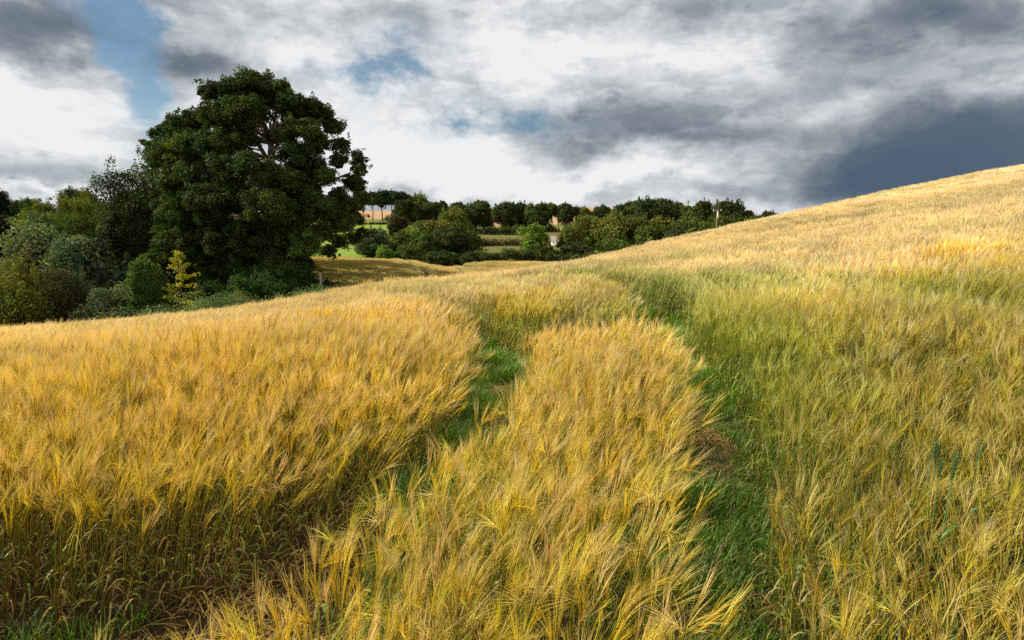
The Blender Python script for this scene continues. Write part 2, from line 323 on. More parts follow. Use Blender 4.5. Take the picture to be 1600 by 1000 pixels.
# ------------------------------------------------------------------ ground sheet
def build_ground():
    s = np.linspace(-math.asinh(500), math.asinh(500), 460); X1 = 6*np.sinh(s); Y1 = X1.copy()
    X, Y = np.meshgrid(X1, Y1, indexing='ij'); Z = terrain(X, Y); n = len(X1)
    V = np.stack([X, Y, Z], -1).reshape(-1, 3)
    i, j = np.meshgrid(np.arange(n-1), np.arange(n-1), indexing='ij'); a = (i*n+j).ravel()
    Q = np.stack([a, a+n, a+n+1, a+1], -1)
    x, y = V[:, 0], V[:, 1]; t = x/np.maximum(y, 3)
    soil = np.array([.085, .058, .034]); turf = np.array([.05, .085, .018]); lime = np.array([.19, .275, .05]); dry = np.array([.20, .17, .06])
    red = np.array([.42, .27, .15]); straw = np.array([.42, .28, .10])
    C = np.tile(soil, (len(V), 1))
    gd = gapdist(x, y); near = y < 40
    C[(gd < .1)] = turf*.55+soil*.4; C[(gd < .2) & (x < -.2) & (y < 4.3)] = soil*.8
    C[~in_field(x, y)] = turf
    nz = vnoise(x, y, 14, 3)[:, None]; far = y > 96
    C[far] = (lime*(1-.25*nz)+dry*.25*nz)[far]
    m = far & (t > -.09) & (t < .09); C[m] = (dry*.45+turf*.8*(1-nz)+dry*.25*nz)[m]
    m = (y > 238) & (y < 330); C[m] = dry*.7+lime*.3
    m = (y > 290) & (y < 2500); C[m] = (red*(.85+.25*nz))[m]
    m = (y > 700); C[m] = turf
    g = obj('ground', raw_mesh('ground', V, Q, C, M_GROUND, True)); tag(g, kind='structure')
build_ground()

# ------------------------------------------------------------------ barley stems
GOLD = np.array([.86, .56, .025]); STRAW = np.array([.82, .61, .15]); PINK = np.array([.84, .57, .25]); PALE = np.array([.84, .655, .40]); LIME = np.array([.60, .50, .04])
STEMLO = np.array([.26, .13, .035]); STEMHI = np.array([.46, .40, .045]); GREENSTEM = np.array([.16, .24, .04])
def stem_near(mb, rng, base, H, lean, laz, pale=False, bare=False):
    """one barley plant: stalk, two or three leaves, a two-row ear and its long awns"""
    n = 6; s = np.linspace(0, 1, n)
    ld = np.array([math.cos(laz), math.sin(laz), 0])
    path = base + np.outer(s, [0, 0, H]) + np.outer(s**2.2*lean*H, ld); path[:, 2] -= s**2.2*(lean**2)*H*.35
    cs = STEMLO*(1-s[:, None])+STEMHI*s[:, None]
    if rng.rand() < .35: cs = cs*.4+GREENSTEM*.6
    mb.tube(path, np.linspace(.0025, .0015, n), cs, 3, cap=False)
    for k in range(rng.randint(0, 3) if not bare else rng.randint(2, 5)):
        a = rng.rand()*6.28; d = np.array([math.cos(a), math.sin(a), 0]); b0 = path[1+k]
        L = rng.uniform(.10, .22); q = np.linspace(0, 1, 5); up = rng.uniform(.8, 1.8)
        lp = b0+np.outer(q*L*.75, d); lp[:, 2] += L*(up*q-1.0*up*q**2.2-rng.uniform(0, .5)*q**2)
        c = [STRAW*.75, GREENSTEM*1.1, STEMHI, np.array([.45, .27, .12])][rng.randint(4)]
        mb.ribbon(lp, np.array([.6, 1, .9, .6, .05])*rng.uniform(.003, .0055), np.cross(d, [0, 0, 1]), c)
    # ear axis
    T = path[-1]-path[-2]; T /= np.linalg.norm(T)
    nod = abs(rng.normal(.16, .18)) if rng.rand() < .92 else rng.uniform(.9, 1.9)
    na = laz+rng.normal(0, 1.2); nv = np.array([math.cos(na), math.sin(na), 0])
    m = 10; L = rng.uniform(.065, .09); p = path[-1].copy(); pts = [p.copy()]; ts = []
    for k in range(m):
        th = nod*(k+1)/m; t = T*math.cos(th)+nv*math.sin(th)-np.array([0, 0, .25*th*max(0, nod-.8)]); t /= np.linalg.norm(t)
        p = p+t*L/m; pts.append(p.copy()); ts.append(t)
    sd_ = np.cross(ts[-1], [rng.normal(), rng.normal(), rng.normal()]); sd_ /= np.linalg.norm(sd_); 
    ec = (GOLD*rng.uniform(.6, 1.0)) if rng.rand() < .74 else LIME*rng.uniform(.7, 1.1)
    ac = [PALE if pale else STRAW, STRAW if pale else GOLD*1.05, PINK, LIME*1.35][rng.choice(4, p=[.34, .30, .28, .0800])]*rng.uniform(.85, 1.15)
    for k in range(m):
        t = ts[k]; fl = np.cross(t, sd_)
        for sg in (-1, 1):
            sv = sd_*sg; c0 = pts[k]+sv*.0022; ax = t*.93+sv*.30; ax /= np.linalg.norm(ax)
            kl, kw = .0125, .0021*(1 if k < m-2 else .7)
            mid = c0+ax*kl*.45; tip = c0+ax*kl
            V = [c0, mid+sv*kw, mid+fl*kw, tip, mid-sv*kw, mid-fl*kw]
            mb.add(V, [[0, 1, 3, 2], [0, 2, 3, 4], [0, 4, 3, 5], [0, 5, 3, 1]], ec*(.85 if (k+(sg > 0)) % 2 else 1.08))
            if bare and rng.rand() < .75: continue
            al = rng.uniform(.12, .19)*(1-.03*k); ad = t*1.0+sv*rng.uniform(.02, .19)+fl*rng.normal(0, .07); ad /= np.linalg.norm(ad)
            q = np.array([0, .45, 1.]); bend = nv*.015+np.array([0, 0, -.008*(1+nod)])
            awp = tip+np.outer(q*al, ad)+np.outer(q**2, bend)
            w = np.cross(ad, [rng.normal(), rng.normal(), rng.normal()]); w /= np.linalg.norm(w)
            mb.ribbon(awp, np.array([.00066, .00054, .00015]), w, np.array([ec*.6+ac*.4, ac, ac*1.08]))
def stem_mid(mb, rng, base, H, lean, laz, pale=False):
    n = 4; s = np.linspace(0, 1, n); ld = np.array([math.cos(laz), math.sin(laz), 0])
    path = base+np.outer(s, [0, 0, H])+np.outer(s**2.2*lean*H, ld)
    cs = STEMLO*(1-s[:, None])+STEMHI*s[:, None]
    if rng.rand() < .55: cs = cs*.35+GREENSTEM*.65
    a = rng.rand()*3.14; sd_ = np.array([math.cos(a), math.sin(a), 0])
    if pale: cs = cs*.5+PALE*.42*np.linspace(.3, 1, n)[:, None]
    mb.ribbon(path, .0030, sd_, cs)
    for k in range(2):
        a = rng.rand()*6.28; d = np.array([math.cos(a), math.sin(a), 0]); L = rng.uniform(.12, .2); q = np.linspace(0, 1, 3)
        lp = path[1+k]+np.outer(q*L*.7, d); lp[:, 2] += L*(.6*q-.9*q**2)
        mb.ribbon(lp, [.005, .006, .001], np.cross(d, [0, 0, 1]), [STRAW*.7, GREENSTEM*1.1, STEMHI][rng.randint(3)])
    T = path[-1]-path[-2]; T /= np.linalg.norm(T); nod = abs(rng.normal(.18, .2)); na = laz+rng.normal(0, 1.2)
    nv = np.array([math.cos(na), math.sin(na), 0]); t = T*math.cos(nod)+nv*math.sin(nod)
    ec = GOLD*rng.uniform(.75, 1.1) if rng.rand() < .7 else LIME
    ac = [PALE if pale else STRAW, PALE*[1, .96, .8] if pale else GOLD, PALE*[1, .94, .95] if pale else PINK, LIME*1.3][rng.choice(4, p=[.50, .14, .30, .06])]*rng.uniform(.85, 1.15)
    if pale: ec = ec*.2+PALE*.65
    p0 = path[-1]; p1 = p0+t*.075
    for w in (sd_, np.cross(sd_, t)): mb.ribbon([p0, (p0+p1)/2, p1], [.003, .006, .003], w, ec)
    for k in range(9):
        r = rng.normal(size=3); ad = t+r*.09; ad /= np.linalg.norm(ad); w = np.cross(ad, rng.normal(size=3)); w /= np.linalg.norm(w)
        st = p0+t*rng.uniform(.01, .075)
        mb.ribbon([st, st+ad*rng.uniform(.11, .16)], [.0024, .0003], w, np.array([ec*.4+ac*.6, ac*1.05]))
def blade_far(mb, rng, base, H, lean, laz, gold=False):
    ld = np.array([math.cos(laz), math.sin(laz), 0]); a = rng.rand()*3.14; sd_ = np.array([math.cos(a), math.sin(a), 0])
    ac = [PALE, PALE*[.97, .95, .8], PALE*[1, .93, .95], LIME*1.2][rng.choice(4, p=[.40, .16, .38, .06])]*rng.uniform(.8, 1.15)
    if gold: ac = ac*.50+GOLD*.30
    b = base+np.array([0, 0, H*.5]); t = base+np.array([0, 0, H])+ld*lean*H; e = t+ld*.06+np.array([0, 0, .10])
    mb.ribbon([b, t, e], [.006, .009, .002], sd_, np.array([STEMHI*.5+PALE*.35, ac*.95, ac]))
rng = np.random.RandomState(7)
WIND = 0.15      # azimuth the plants lean to (radians from +X)
near_v, mid_v, far_v = [], [], []
for k in range(14):
    mb = MB()
    for s in range(5):
        a, r = rng.rand()*6.28, rng.uniform(0, .085)
        stem_near(mb, rng, np.array([r*math.cos(a), r*math.sin(a), -.02]), rng.uniform(.53, .75), abs(rng.normal(.10, .08)), WIND+rng.normal(0, 1.2), k >= 8)
    near_v.append(mb.mesh('barley_tuft', M_BARLEY))
for k in range(4):       # stalky, half-bare plants with the grain showing
    mb = MB()
    for s in range(5):
        a, r = rng.rand()*6.28, rng.uniform(0, .09)
        stem_near(mb, rng, np.array([r*math.cos(a), r*math.sin(a), -.02]), rng.uniform(.48, .78), abs(rng.normal(.08, .06)), WIND+rng.normal(0, 1.5), False, True)
    near_v.append(mb.mesh('barley_stalks', M_BARLEY))
for k in range(8):
    mb = MB()
    for s in range(44):
        x, y = rng.uniform(-.21, .21, 2)
        stem_mid(mb, rng, np.array([x, y, -.02]), rng.uniform(.57, .73), abs(rng.normal(.12, .10)), WIND+rng.normal(0, .8), k >= 4)
    mid_v.append(mb.mesh('barley_clump', M_BARLEY))
for k in range(6):
    mb = MB()
    for s in range(330):
        x, y = rng.uniform(-.62, .62, 2)
        blade_far(mb, rng, np.array([x, y, 0]), rng.uniform(.56, .72), abs(rng.normal(.16, .1)), WIND+rng.normal(0, .7), k < 3)
    far_v.append(mb.mesh('barley_patch', M_BARLEY))

def scatter_group(meshes, gname):
    """geometry nodes: set one of the plant meshes on every vertex, turned, scaled and tinted by its attributes"""
    g = bpy.data.node_groups.new(gname, 'GeometryNodeTree')
    g.interface.new_socket(name='Geometry', in_out='INPUT', socket_type='NodeSocketGeometry')
    g.interface.new_socket(name='Geometry', in_out='OUTPUT', socket_type='NodeSocketGeometry')
    gi = g.nodes.new('NodeGroupInput'); go = g.nodes.new('NodeGroupOutput')
    join = g.nodes.new('GeometryNodeJoinGeometry')
    for me in reversed(meshes):      # the join node takes its newest link first
        ob = bpy.data.objects.new(me.name, me)          # source only, never linked to the scene
        oi = g.nodes.new('GeometryNodeObjectInfo'); oi.inputs[0].default_value = ob
        ti = g.nodes.new('GeometryNodeGeometryToInstance'); g.links.new(oi.outputs['Geometry'], ti.inputs[0]); g.links.new(ti.outputs[0], join.inputs[0])
    def na(n, typ):
        a = g.nodes.new('GeometryNodeInputNamedAttribute'); a.data_type = typ; a.inputs[0].default_value = n; return a.outputs[0]
    io = g.nodes.new('GeometryNodeInstanceOnPoints'); io.inputs['Pick Instance'].default_value = True
    g.links.new(gi.outputs[0], io.inputs['Points']); g.links.new(join.outputs[0], io.inputs['Instance'])
    g.links.new(na('idx', 'INT'), io.inputs['Instance Index'])
    er = g.nodes.new('FunctionNodeEulerToRotation'); g.links.new(na('rot', 'FLOAT_VECTOR'), er.inputs[0]); g.links.new(er.outputs[0], io.inputs['Rotation'])
    g.links.new(na('scl', 'FLOAT_VECTOR'), io.inputs['Scale'])
    g.links.new(io.outputs[0], go.inputs[0])
    return g
NG = {'near': scatter_group(near_v, 'scatter_near'), 'mid': scatter_group(mid_v, 'scatter_mid'), 'far': scatter_group(far_v, 'scatter_far')}
def points_mesh(name, P, rot, scl, idx, green, tone):
    me = bpy.data.meshes.new(name); me.vertices.add(len(P)); me.vertices.foreach_set('co', np.asarray(P, np.float32).ravel())
    for n, typ, arr, key in (('rot', 'FLOAT_VECTOR', rot, 'vector'), ('scl', 'FLOAT_VECTOR', scl, 'vector'), ('idx', 'INT', idx, 'value'), ('green', 'FLOAT', green, 'value'), ('tone', 'FLOAT', tone, 'value')):
        a = me.attributes.new(n, typ, 'POINT'); a.data.foreach_set(key, np.ascontiguousarray(arr, np.int32 if typ == 'INT' else np.float32).ravel())
    return me
def jgrid(x0, x1, y0, y1, s, rng):
    X, Y = np.meshgrid(np.arange(x0, x1, s), np.arange(y0, y1, s)); X = X.ravel(); Y = Y.ravel()
    return X+rng.uniform(-.5, .5, len(X))*s, Y+rng.uniform(-.5, .5, len(X))*s
rng = np.random.RandomState(21)
LOD = []
for key, sp, x0, x1, y0, y1, nv in (('near', .102, -10, 11, .45, 8.6, 14), ('mid', .34, -38, 44, -6, 92, 8), ('far', .92, -110, 130, 22, 98, 6)):
    x, y = jgrid(x0, x1, y0, y1, sp, rng)
    keep = in_field(x, y)
    e = rng.normal(0, 1, len(x))
    if key == 'near': keep &= (y+e*.4 < 7.6) & (np.abs(x) < y*1.0+2.0) & (np.hypot(x, y) > .85) & (y > .5)
    if key == 'mid': keep &= (y+e*.4 >= 7.6) | (np.abs(x) >= y*1.0+2.0) | (y < .5); keep &= ((y+e*1.5 < 36) | (gapdist(x, y) < .80)) & (np.abs(x) < np.maximum(y, 3)*1.25+4) & (np.hypot(x, y) > 1.1)
    if key == 'far': keep &= (y+e*1.5 >= 36) & (np.abs(x) < y*1.25+5)
    x, y = x[keep], y[keep]
    gd = gapdist(x, y); inset = {'near': .02, 'mid': .10, 'far': .62}[key]
    keep = gd > inset; x, y, gd = x[keep], y[keep], gd[keep]
    LOD.append((key, x, y, gd, nv))
REG = {0: [], 1: [], 2: [], 3: [], 4: []}
REGN = {0: ('barley', 'golden barley on the left field, falling away towards the big sycamore', ),
        1: ('barley', 'golden barley strip standing between the two wheel tracks, heads blown to one side'),
        2: ('barley', 'short curved barley strip beyond the gap where the wheel tracks meet'),
        3: ('barley', 'green and gold barley right of the wheel tracks, rising up the hillside'),
        4: ('barley', 'shaded far barley field on the low hump with three dark tramlines')}
parents = {}
for key, x, y, gd, nv in LOD:
    n = len(x); z = terrain(x, y); reg = region(x, y)
    h = .05; gx = (gapdist(x+h, y)-gapdist(x-h, y))/(2*h); gy = (gapdist(x, y+h)-gapdist(x, y-h))/(2*h)
    edge = np.clip(1-gd/.42, 0, 1) if key == 'near' else (np.clip(1-gd/.6, 0, 1)*.7 if key == 'mid' else np.zeros(n))
    # plants at an edge sag into the gap, most where the wind pushes them that way
    push = (.05+.36*np.clip(-gx, 0, 1))*edge*rng.uniform(.3, 1.1, n)
    wv = vnoise(x, y, 1.1, 5); wv2 = vnoise(x*.6, y, 3.2, 6)
    lx = .03+.10*wv*wv2*2-gx*push+rng.normal(0, .055, n); ly = (wv2-.5)*.12-gy*push*.25+rng.normal(0, .055, n)
    if key == 'far': lx = lx*.5; ly = ly*.5
    yaw = rng.uniform(-1.5, 1.5, n)
    ca, sa_, cb, sb, cc, sc_ = np.cos(-ly), np.sin(-ly), np.cos(lx), np.sin(lx), np.cos(yaw), np.sin(yaw)
    # turn about the upright first, then tip over: Ry(lx) Rx(-ly) Rz(yaw), as one XYZ euler
    M00 = cb*cc+sb*sa_*sc_; M10 = ca*sc_; M20 = -sb*cc+cb*sa_*sc_; M21 = sb*sc_+cb*sa_*cc; M22 = cb*ca
    rot = np.stack([np.arctan2(M21, M22), np.arcsin(np.clip(-M20, -1, 1)), np.arctan2(M10, M00)], -1)
    t = x/np.maximum(y, 3)
    patch = vnoise(x, y, 1.6, 11)*.6+vnoise(x, y, .5, 12)*.4
    big = vnoise(x, y, 6, 13)
    green = .24*patch+.18*big-.12
    # plants along the wheel tracks and on the right-hand side are greener
    green += np.where((reg == 3) & (y < 16), .52*np.exp(-(gd/.75)**2)*np.clip((y-2.2)/2, 0, 1)+.05, 0)
    green += np.where(reg == 2, .12+.25*np.clip(1-(y-8.4)/1.5, 0, 1), 0)
    green += np.where(reg == 1, .12*np.exp(-((x+.3)/.5)**2), 0)
    green += np.where(reg == 4, .30*patch+.02+.22*np.clip((-t-.18)*6, 0, 1), 0)
    green = np.clip(green+rng.normal(0, .07, n), 0, 1)
    tone = (vnoise(x, y, .8, 14)-.5)*.35+rng.normal(0, .08, n)
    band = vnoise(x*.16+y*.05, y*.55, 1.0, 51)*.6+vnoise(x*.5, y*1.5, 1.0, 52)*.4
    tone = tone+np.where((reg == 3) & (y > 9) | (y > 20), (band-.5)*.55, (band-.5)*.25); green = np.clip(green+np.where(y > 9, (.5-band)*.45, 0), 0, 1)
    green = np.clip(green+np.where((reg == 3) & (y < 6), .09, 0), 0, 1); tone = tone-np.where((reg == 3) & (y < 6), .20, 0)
    tone = tone-np.where(reg == 4, .05, 0)  # hump barley greener and darker: shade of its slope put into the colour
    hs = 1+(vnoise(x, y, 2.2, 15)-.5)*np.where(y > 8, .12, .24)+rng.normal(0, .06, n)
    if key == 'mid': hs = hs*1.02
    hs = np.where((reg == 3) & (gd < .8) & (y > 3) & (y < 13), hs*1.06, hs)
    sparse = (reg == 3) & (y < 4.6) & (x < 3.4)
    hs = np.where(sparse, hs*.84, hs)
    keep = ~(sparse & (rng.rand(n) < .12))
    bare = (rng.rand(n) < np.where((reg == 3) & (y < 6.5) & (x < 4.5), .72*np.clip(1.3-(y-2)/4, .3, 1), .07)) if key == 'near' else np.zeros(n, bool)
    S3 = np.stack([np.ones(n), np.ones(n), hs], -1)
    pl = rng.rand(n) < np.clip((y-4+(vnoise(x, y, 2.5, 61)-.5)*4)/7, .05, 1)     # more pale variants with distance, where heads are seen at a grazing angle
    cut = {'near': 8, 'mid': 4, 'far': 0}[key]; idx = np.where(pl, rng.randint(cut, nv, n), rng.randint(0, max(cut, 1), n)) if cut else rng.randint(0, nv, n)
    if key == 'far': idx = np.where((reg == 4) | (rng.rand(n) < .15), rng.randint(0, 3, n), rng.randint(3, 6, n))
    idx = np.where(bare, rng.randint(14, 18, n), idx)
    for r in REG:
        k = keep & (reg == r)
        if not k.any(): continue
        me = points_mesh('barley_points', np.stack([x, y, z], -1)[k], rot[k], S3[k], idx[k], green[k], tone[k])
        me.materials.append(M_BARLEY)
        if r not in parents:
            p = empty('barley', (float(x[k].mean()), float(y[k].mean()), float(z[k].mean()))); tag(p, REGN[r][1], 'barley crop', None, 'stuff'); parents[r] = p
        o = obj({'near': 'ripe_plants', 'mid': 'standing_plants', 'far': 'distant_plants'}[key], me, parents[r])
        o.location = -parents[r].location; o['kind'] = 'stuff'
        md = o.modifiers.new('scatter', 'NODES'); md.node_group = NG[key]

def build_canopy():
    """the closed mass of leaves and stalks under the heads, seen only far off"""
    ts = np.linspace(-1.3, 1.4, 420); ys = np.exp(np.linspace(math.log(24), math.log(93), 260))
    T, Y = np.meshgrid(ts, ys, indexing='ij'); X = T*Y; n = len(ys)
    Z = terrain(X, Y)+.50+.08*(vnoise(X, Y, .7, 31)-.5)
    ok = in_field(X, Y) & (gapdist(X, Y) > .15) & (T > -1.25)
    i, j = np.meshgrid(np.arange(len(ts)-1), np.arange(n-1), indexing='ij'); a = (i*n+j).ravel(); okf = ok.ravel()
    Q = np.stack([a, a+n, a+n+1, a+1], -1); Q = Q[okf[Q].all(1)]
    V = np.stack([X, Y, Z], -1).reshape(-1, 3)
    C = PALE*.55+GOLD*.08; C = np.tile(C, (len(V), 1))*(.9+.25*vnoise(V[:, 0], V[:, 1], 2.5, 8))[:, None]
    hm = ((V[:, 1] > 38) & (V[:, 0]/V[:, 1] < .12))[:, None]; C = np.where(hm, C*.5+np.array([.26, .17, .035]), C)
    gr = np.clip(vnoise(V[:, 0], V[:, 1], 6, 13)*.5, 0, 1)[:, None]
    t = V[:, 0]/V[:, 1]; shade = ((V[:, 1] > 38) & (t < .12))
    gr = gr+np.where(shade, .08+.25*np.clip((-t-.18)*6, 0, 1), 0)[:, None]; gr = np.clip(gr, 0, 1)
    C = (C*(1-gr)+C*np.array([.44, .8, .42])*gr)*np.where(shade, .9, 1.0)[:, None]  # hump understorey dimmed in its colour to stand in for shade
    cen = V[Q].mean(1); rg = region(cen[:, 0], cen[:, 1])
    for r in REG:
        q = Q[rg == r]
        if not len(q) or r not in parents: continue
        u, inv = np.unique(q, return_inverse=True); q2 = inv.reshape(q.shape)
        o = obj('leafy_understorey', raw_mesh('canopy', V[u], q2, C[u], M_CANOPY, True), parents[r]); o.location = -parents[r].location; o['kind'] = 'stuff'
build_canopy()

# ------------------------------------------------------------------ grass in the wheel tracks
rng = np.random.RandomState(5)
gv = []
for k in range(6):
    mb = MB()
    for s in range(22):
        a = rng.rand()*6.28; r = rng.uniform(0, .07); d = np.array([math.cos(a), math.sin(a), 0]); b = d*r
        H = rng.uniform(.05, .17); q = np.linspace(0, 1, 4); a2 = rng.rand()*6.28; d2 = np.array([math.cos(a2), math.sin(a2), 0])
        p = b+np.outer(q**1.6*H*rng.uniform(.2, .9), d2); p[:, 2] = H*(q-.25*q**2)
        c = np.array([.17, .32, .018])*rng.uniform(.6, 1.3) if rng.rand() < .84 else STRAW*.6
        mb.ribbon(p, np.array([.9, 1, .7, .1])*rng.uniform(.0016, .0032), np.cross(d2, [0, 0, 1]), c)
    gv.append(mb.mesh('grass_tuft', M_GRASS))
for k in range(2):
    mb = MB()
    for s in range(9):
        a = rng.rand()*6.28; L = rng.uniform(.05, .16); d = np.array([math.cos(a), math.sin(a), rng.uniform(-.05, .2)]); b = np.append(rng.uniform(-.06, .06, 2), rng.uniform(.005, .03))
        mb.ribbon([b, b+d*L*.5+[0, 0, .01], b+d*L], [.0022, .0025, .0012], np.cross(d, [0, 0, 1]), [STRAW*.7, PINK*.6, STEMLO][rng.randint(3)])
    gv.append(mb.mesh('straw_litter', M_GRASS))
NGG = scatter_group(gv, 'scatter_grass')
x, y = jgrid(-6, 7, .4, 16, .062, rng); gd = gapdist(x, y)
k = (rng.rand(len(x)) < np.where((x < -.2) & (y < 4.3), .42, np.clip(2.6*vnoise(x, y, .28, 47)+.1, 0, 1))) & (gd < np.where(x > .4, .45, .12)*(.4+vnoise(x, y, .5, 44))) & (y < 14) & (np.abs(x) < y*1.1+1.5); x, y, gd = x[k], y[k], gd[k]; n = len(x)
me = points_mesh('grass_points', np.stack([x, y, terrain(x, y)], -1), np.stack([np.zeros(n), np.zeros(n), rng.rand(n)*6.28], -1),
                 np.repeat((.5+2.0*vnoise(x, y, .35, 41)**1.6+.25*np.clip(gd+.1, -.1, .3))[:, None], 3, 1), np.where(vnoise(x, y, .45, 45)+rng.normal(0, .10, n)-.10+np.where((x < -.2) & (y < 4.3), .25, 0) > .66, rng.randint(6, 8, n), rng.randint(0, 6, n)), np.zeros(n), (vnoise(x, y, .3, 42)-.5)*.8)
me.materials.append(M_GRASS)
g = obj('grass', me); tag(g, 'short green grass growing in the wheel tracks through the barley', 'grass', None, 'stuff')
g.modifiers.new('scatter', 'NODES').node_group = NGG

# ------------------------------------------------------------------ foliage
def leaf_cloud(rng, cen, rad, npl, size, col, jit=.25, up=.25, fill=.45, droop=0.0):
    """leaf-sized faces spread through every puff's outer volume; returns verts, quads, colours"""
    cen = np.asarray(cen, float); rad = np.asarray(rad, float); K = len(cen)
    npl = np.broadcast_to(np.asarray(npl, int), (K,)); ids = np.repeat(np.arange(K), npl); N = len(ids)
    d = rng.normal(size=(N, 3)); d[:, 2] += up; d /= np.linalg.norm(d, axis=1)[:, None]
    rr = fill+(1-fill)*rng.rand(N)**.6; rr *= 1+rng.normal(0, .10, N)
    p = cen[ids]+d*rr[:, None]*rad[ids]
    nrm = d*.7+rng.normal(size=(N, 3))*.6+np.array([0, 0, .35]); nrm /= np.linalg.norm(nrm, axis=1)[:, None]
    a = np.cross(nrm, rng.normal(size=(N, 3))); a[:, 2] -= droop; a /= np.linalg.norm(a, axis=1)[:, None]; b = np.cross(nrm, a)
    s = size*rng.uniform(.6, 1.25, N)[:, None]
    V = np.stack([p-a*s*.5, p+b*s*.32+nrm*s*.06, p+a*s*.5, p-b*s*.32+nrm*s*.06], 1).reshape(-1, 3)
    Q = np.arange(N*4).reshape(N, 4)
    pc = 1+rng.normal(0, jit, K); hue = rng.normal(0, jit*.5, K)
    c = np.asarray(col, float)[None]*(pc[ids]*(1+rng.normal(0, .15, N)))[:, None]
    c = c*np.stack([1+hue[ids], np.ones(N), 1-hue[ids]], -1); c = np.clip(c, .004, .9)
    return V, Q, np.repeat(c, 4, 0)
def limb(mb, rng, p0, p1, r0, r1, col, n=6, wob=.06):
    p0 = np.asarray(p0, float); p1 = np.asarray(p1, float); q = np.linspace(0, 1, n)[:, None]; L = np.linalg.norm(p1-p0)
    P_ = p0+(p1-p0)*q; P_[1:-1] += rng.normal(0, L*wob, (n-2, 3))*np.array([1, 1, .4]); P_[:, 2] += (np.sin(q[:, 0]*math.pi)*L*.05)
    mb.tube(P_, r0+(r1-r0)*q[:, 0], col, 7, cap=False)
BARK = np.array([.16, .13, .09])
def plant(name, u, vtop, wpx, Y, col, label, cat, group=None, seed=1, shape='round', leaf=None, dens=1.0, depth=1.0, vbase=None, trunk_frac=.25, bark=BARK, lobes=None, up=.35, droop=0.0):
    """a tree or shrub standing at distance Y: tapered trunk and limbs, crown of puffs of leaves"""
    rng = np.random.RandomState(seed*131+int(u)); x = at(u, Y); z0 = tz(x, Y)-.05
    ztop = zat(vtop, Y, u); H = max(ztop-z0, .6); W = wpx/F*Y*.5
    root = empty(name, (x, Y, z0)); tag(root, label, cat, group)
    tf = {'round': trunk_frac, 'tall': trunk_frac, 'column': .10, 'shrub': .0, 'stilt': .48, 'feather': .05, 'hedge': 0}[shape]
    zc0 = H*tf; ch = H-zc0; rz = ch/2; zc = zc0+rz
    leaf = leaf or max(.14, Y*.0026)
    pr = np.clip(min(W, rz)*.36, .25, 2.6)
    area = 4*math.pi*((W*W*depth+W*rz+W*rz*depth)/3)
    K = int(np.clip(area/(pr*pr*1.05), 16, 380))
    d = rng.normal(size=(K, 3)); d /= np.linalg.norm(d, axis=1)[:, None]
    ns = rng.randint(3, 7); sub = rng.randint(0, ns, K); so = rng.uniform(-1, 1, (ns, 3))*np.array([.42, .42, .38]); so[0] = (0, 0, .28); ss = rng.uniform(.48, .74, ns); ss[0] = .68
    d[:, 2] = np.where(d[:, 2] < -.55, -d[:, 2], d[:, 2]) if shape != 'shrub' else np.abs(d[:, 2])*1.1-.12*0
    rr = rng.uniform(.62, 1.0, K)
    # uneven outline: broad bulges and hollows
    bl = rng.normal(size=(7, 3)); bl /= np.linalg.norm(bl, axis=1)[:, None]; bulge = 1+.16*np.max(d@bl.T, axis=1)-.14*(np.max(d@(-bl[:4]).T, axis=1) > .88)
    if shape == 'shrub':
        cen = np.stack([d[:, 0]*W*rr*bulge, d[:, 1]*W*depth*rr*bulge, np.abs(d[:, 2])*(H-pr*.6)*rr], -1); cen[:, 2] = np.maximum(cen[:, 2], pr*.5)
    else:
        prof = 1.0 if shape != 'stilt' else 1.0
        cen = np.stack([d[:, 0]*(W-pr*.6)*rr*bulge*prof, d[:, 1]*(W-pr*.6)*depth*rr*bulge, zc+d[:, 2]*(rz-pr*.7)*rr*np.minimum(bulge, 1.05)], -1)
        if shape == 'tall': cen[:, :2] *= (1-.35*np.clip((cen[:, 2:3]-zc)/rz, 0, 1))
        if shape == 'column': cen[:, :2] *= (1-.25*np.abs((cen[:, 2:3]-zc)/rz))
    if shape in ('round', 'tall', 'shrub', 'stilt'):
        # several overlapping boughs rather than one ball
        zb = zc if shape != 'shrub' else 0.0
        q3 = (cen-[0, 0, zb])*ss[sub][:, None]+so[sub]*np.array([W, W*depth, rz if shape != 'shrub' else H*.4]); q3[:, 2] = q3[:, 2]+zb
        if shape == 'shrub': q3[:, 2] = np.clip(q3[:, 2]+H*.12, pr*.4, H-pr*.5)
        q3[:, 2] += (H-pr*.55-q3[:, 2].max())*np.clip((q3[:, 2]-zc0)/(H*.8), 0, 1)
        q3[:, 0] *= (W-pr*.5)/max(np.abs(q3[:, 0]).max(), .1); cen = q3
    rad = np.stack([pr*rng.uniform(.6, 1.25, K)]*3, -1)*np.array([1.1, 1.1, .8])
    npl = int(np.clip(pr*pr*4*math.pi*1.15/(leaf*leaf*.32)*.62*dens, 14, 420))
    mb = MB()
    mbt = MB()
    tr = max(.06, H*.022) if shape != 'stilt' else max(.1, H*.018)
    top = np.array([rng.normal(0, W*.08), rng.normal(0, W*.08), zc+rz*.45])
    n = 7; q = np.linspace(0, 1, n)[:, None]; P_ = np.array([0, 0, -.3])*(1-q)+top*q; P_[1:-1, :2] += rng.normal(0, H*.012, (n-2, 2))
    mbt.tube(P_, tr*(1.25-q[:, 0]*.95), bark, 8)
    for k in rng.permutation(K)[:min(K, 16 if Y < 100 else 8)]:
        s0 = P_[min(n-2, max(1, int((cen[k, 2]/max(top[2], .1))*n*.6)))]
        limb(mbt, rng, s0, cen[k], tr*.42, tr*.08, bark)
    V, Q, C = leaf_cloud(rng, cen, rad, npl, leaf, col, jit=.34, up=up, droop=droop)
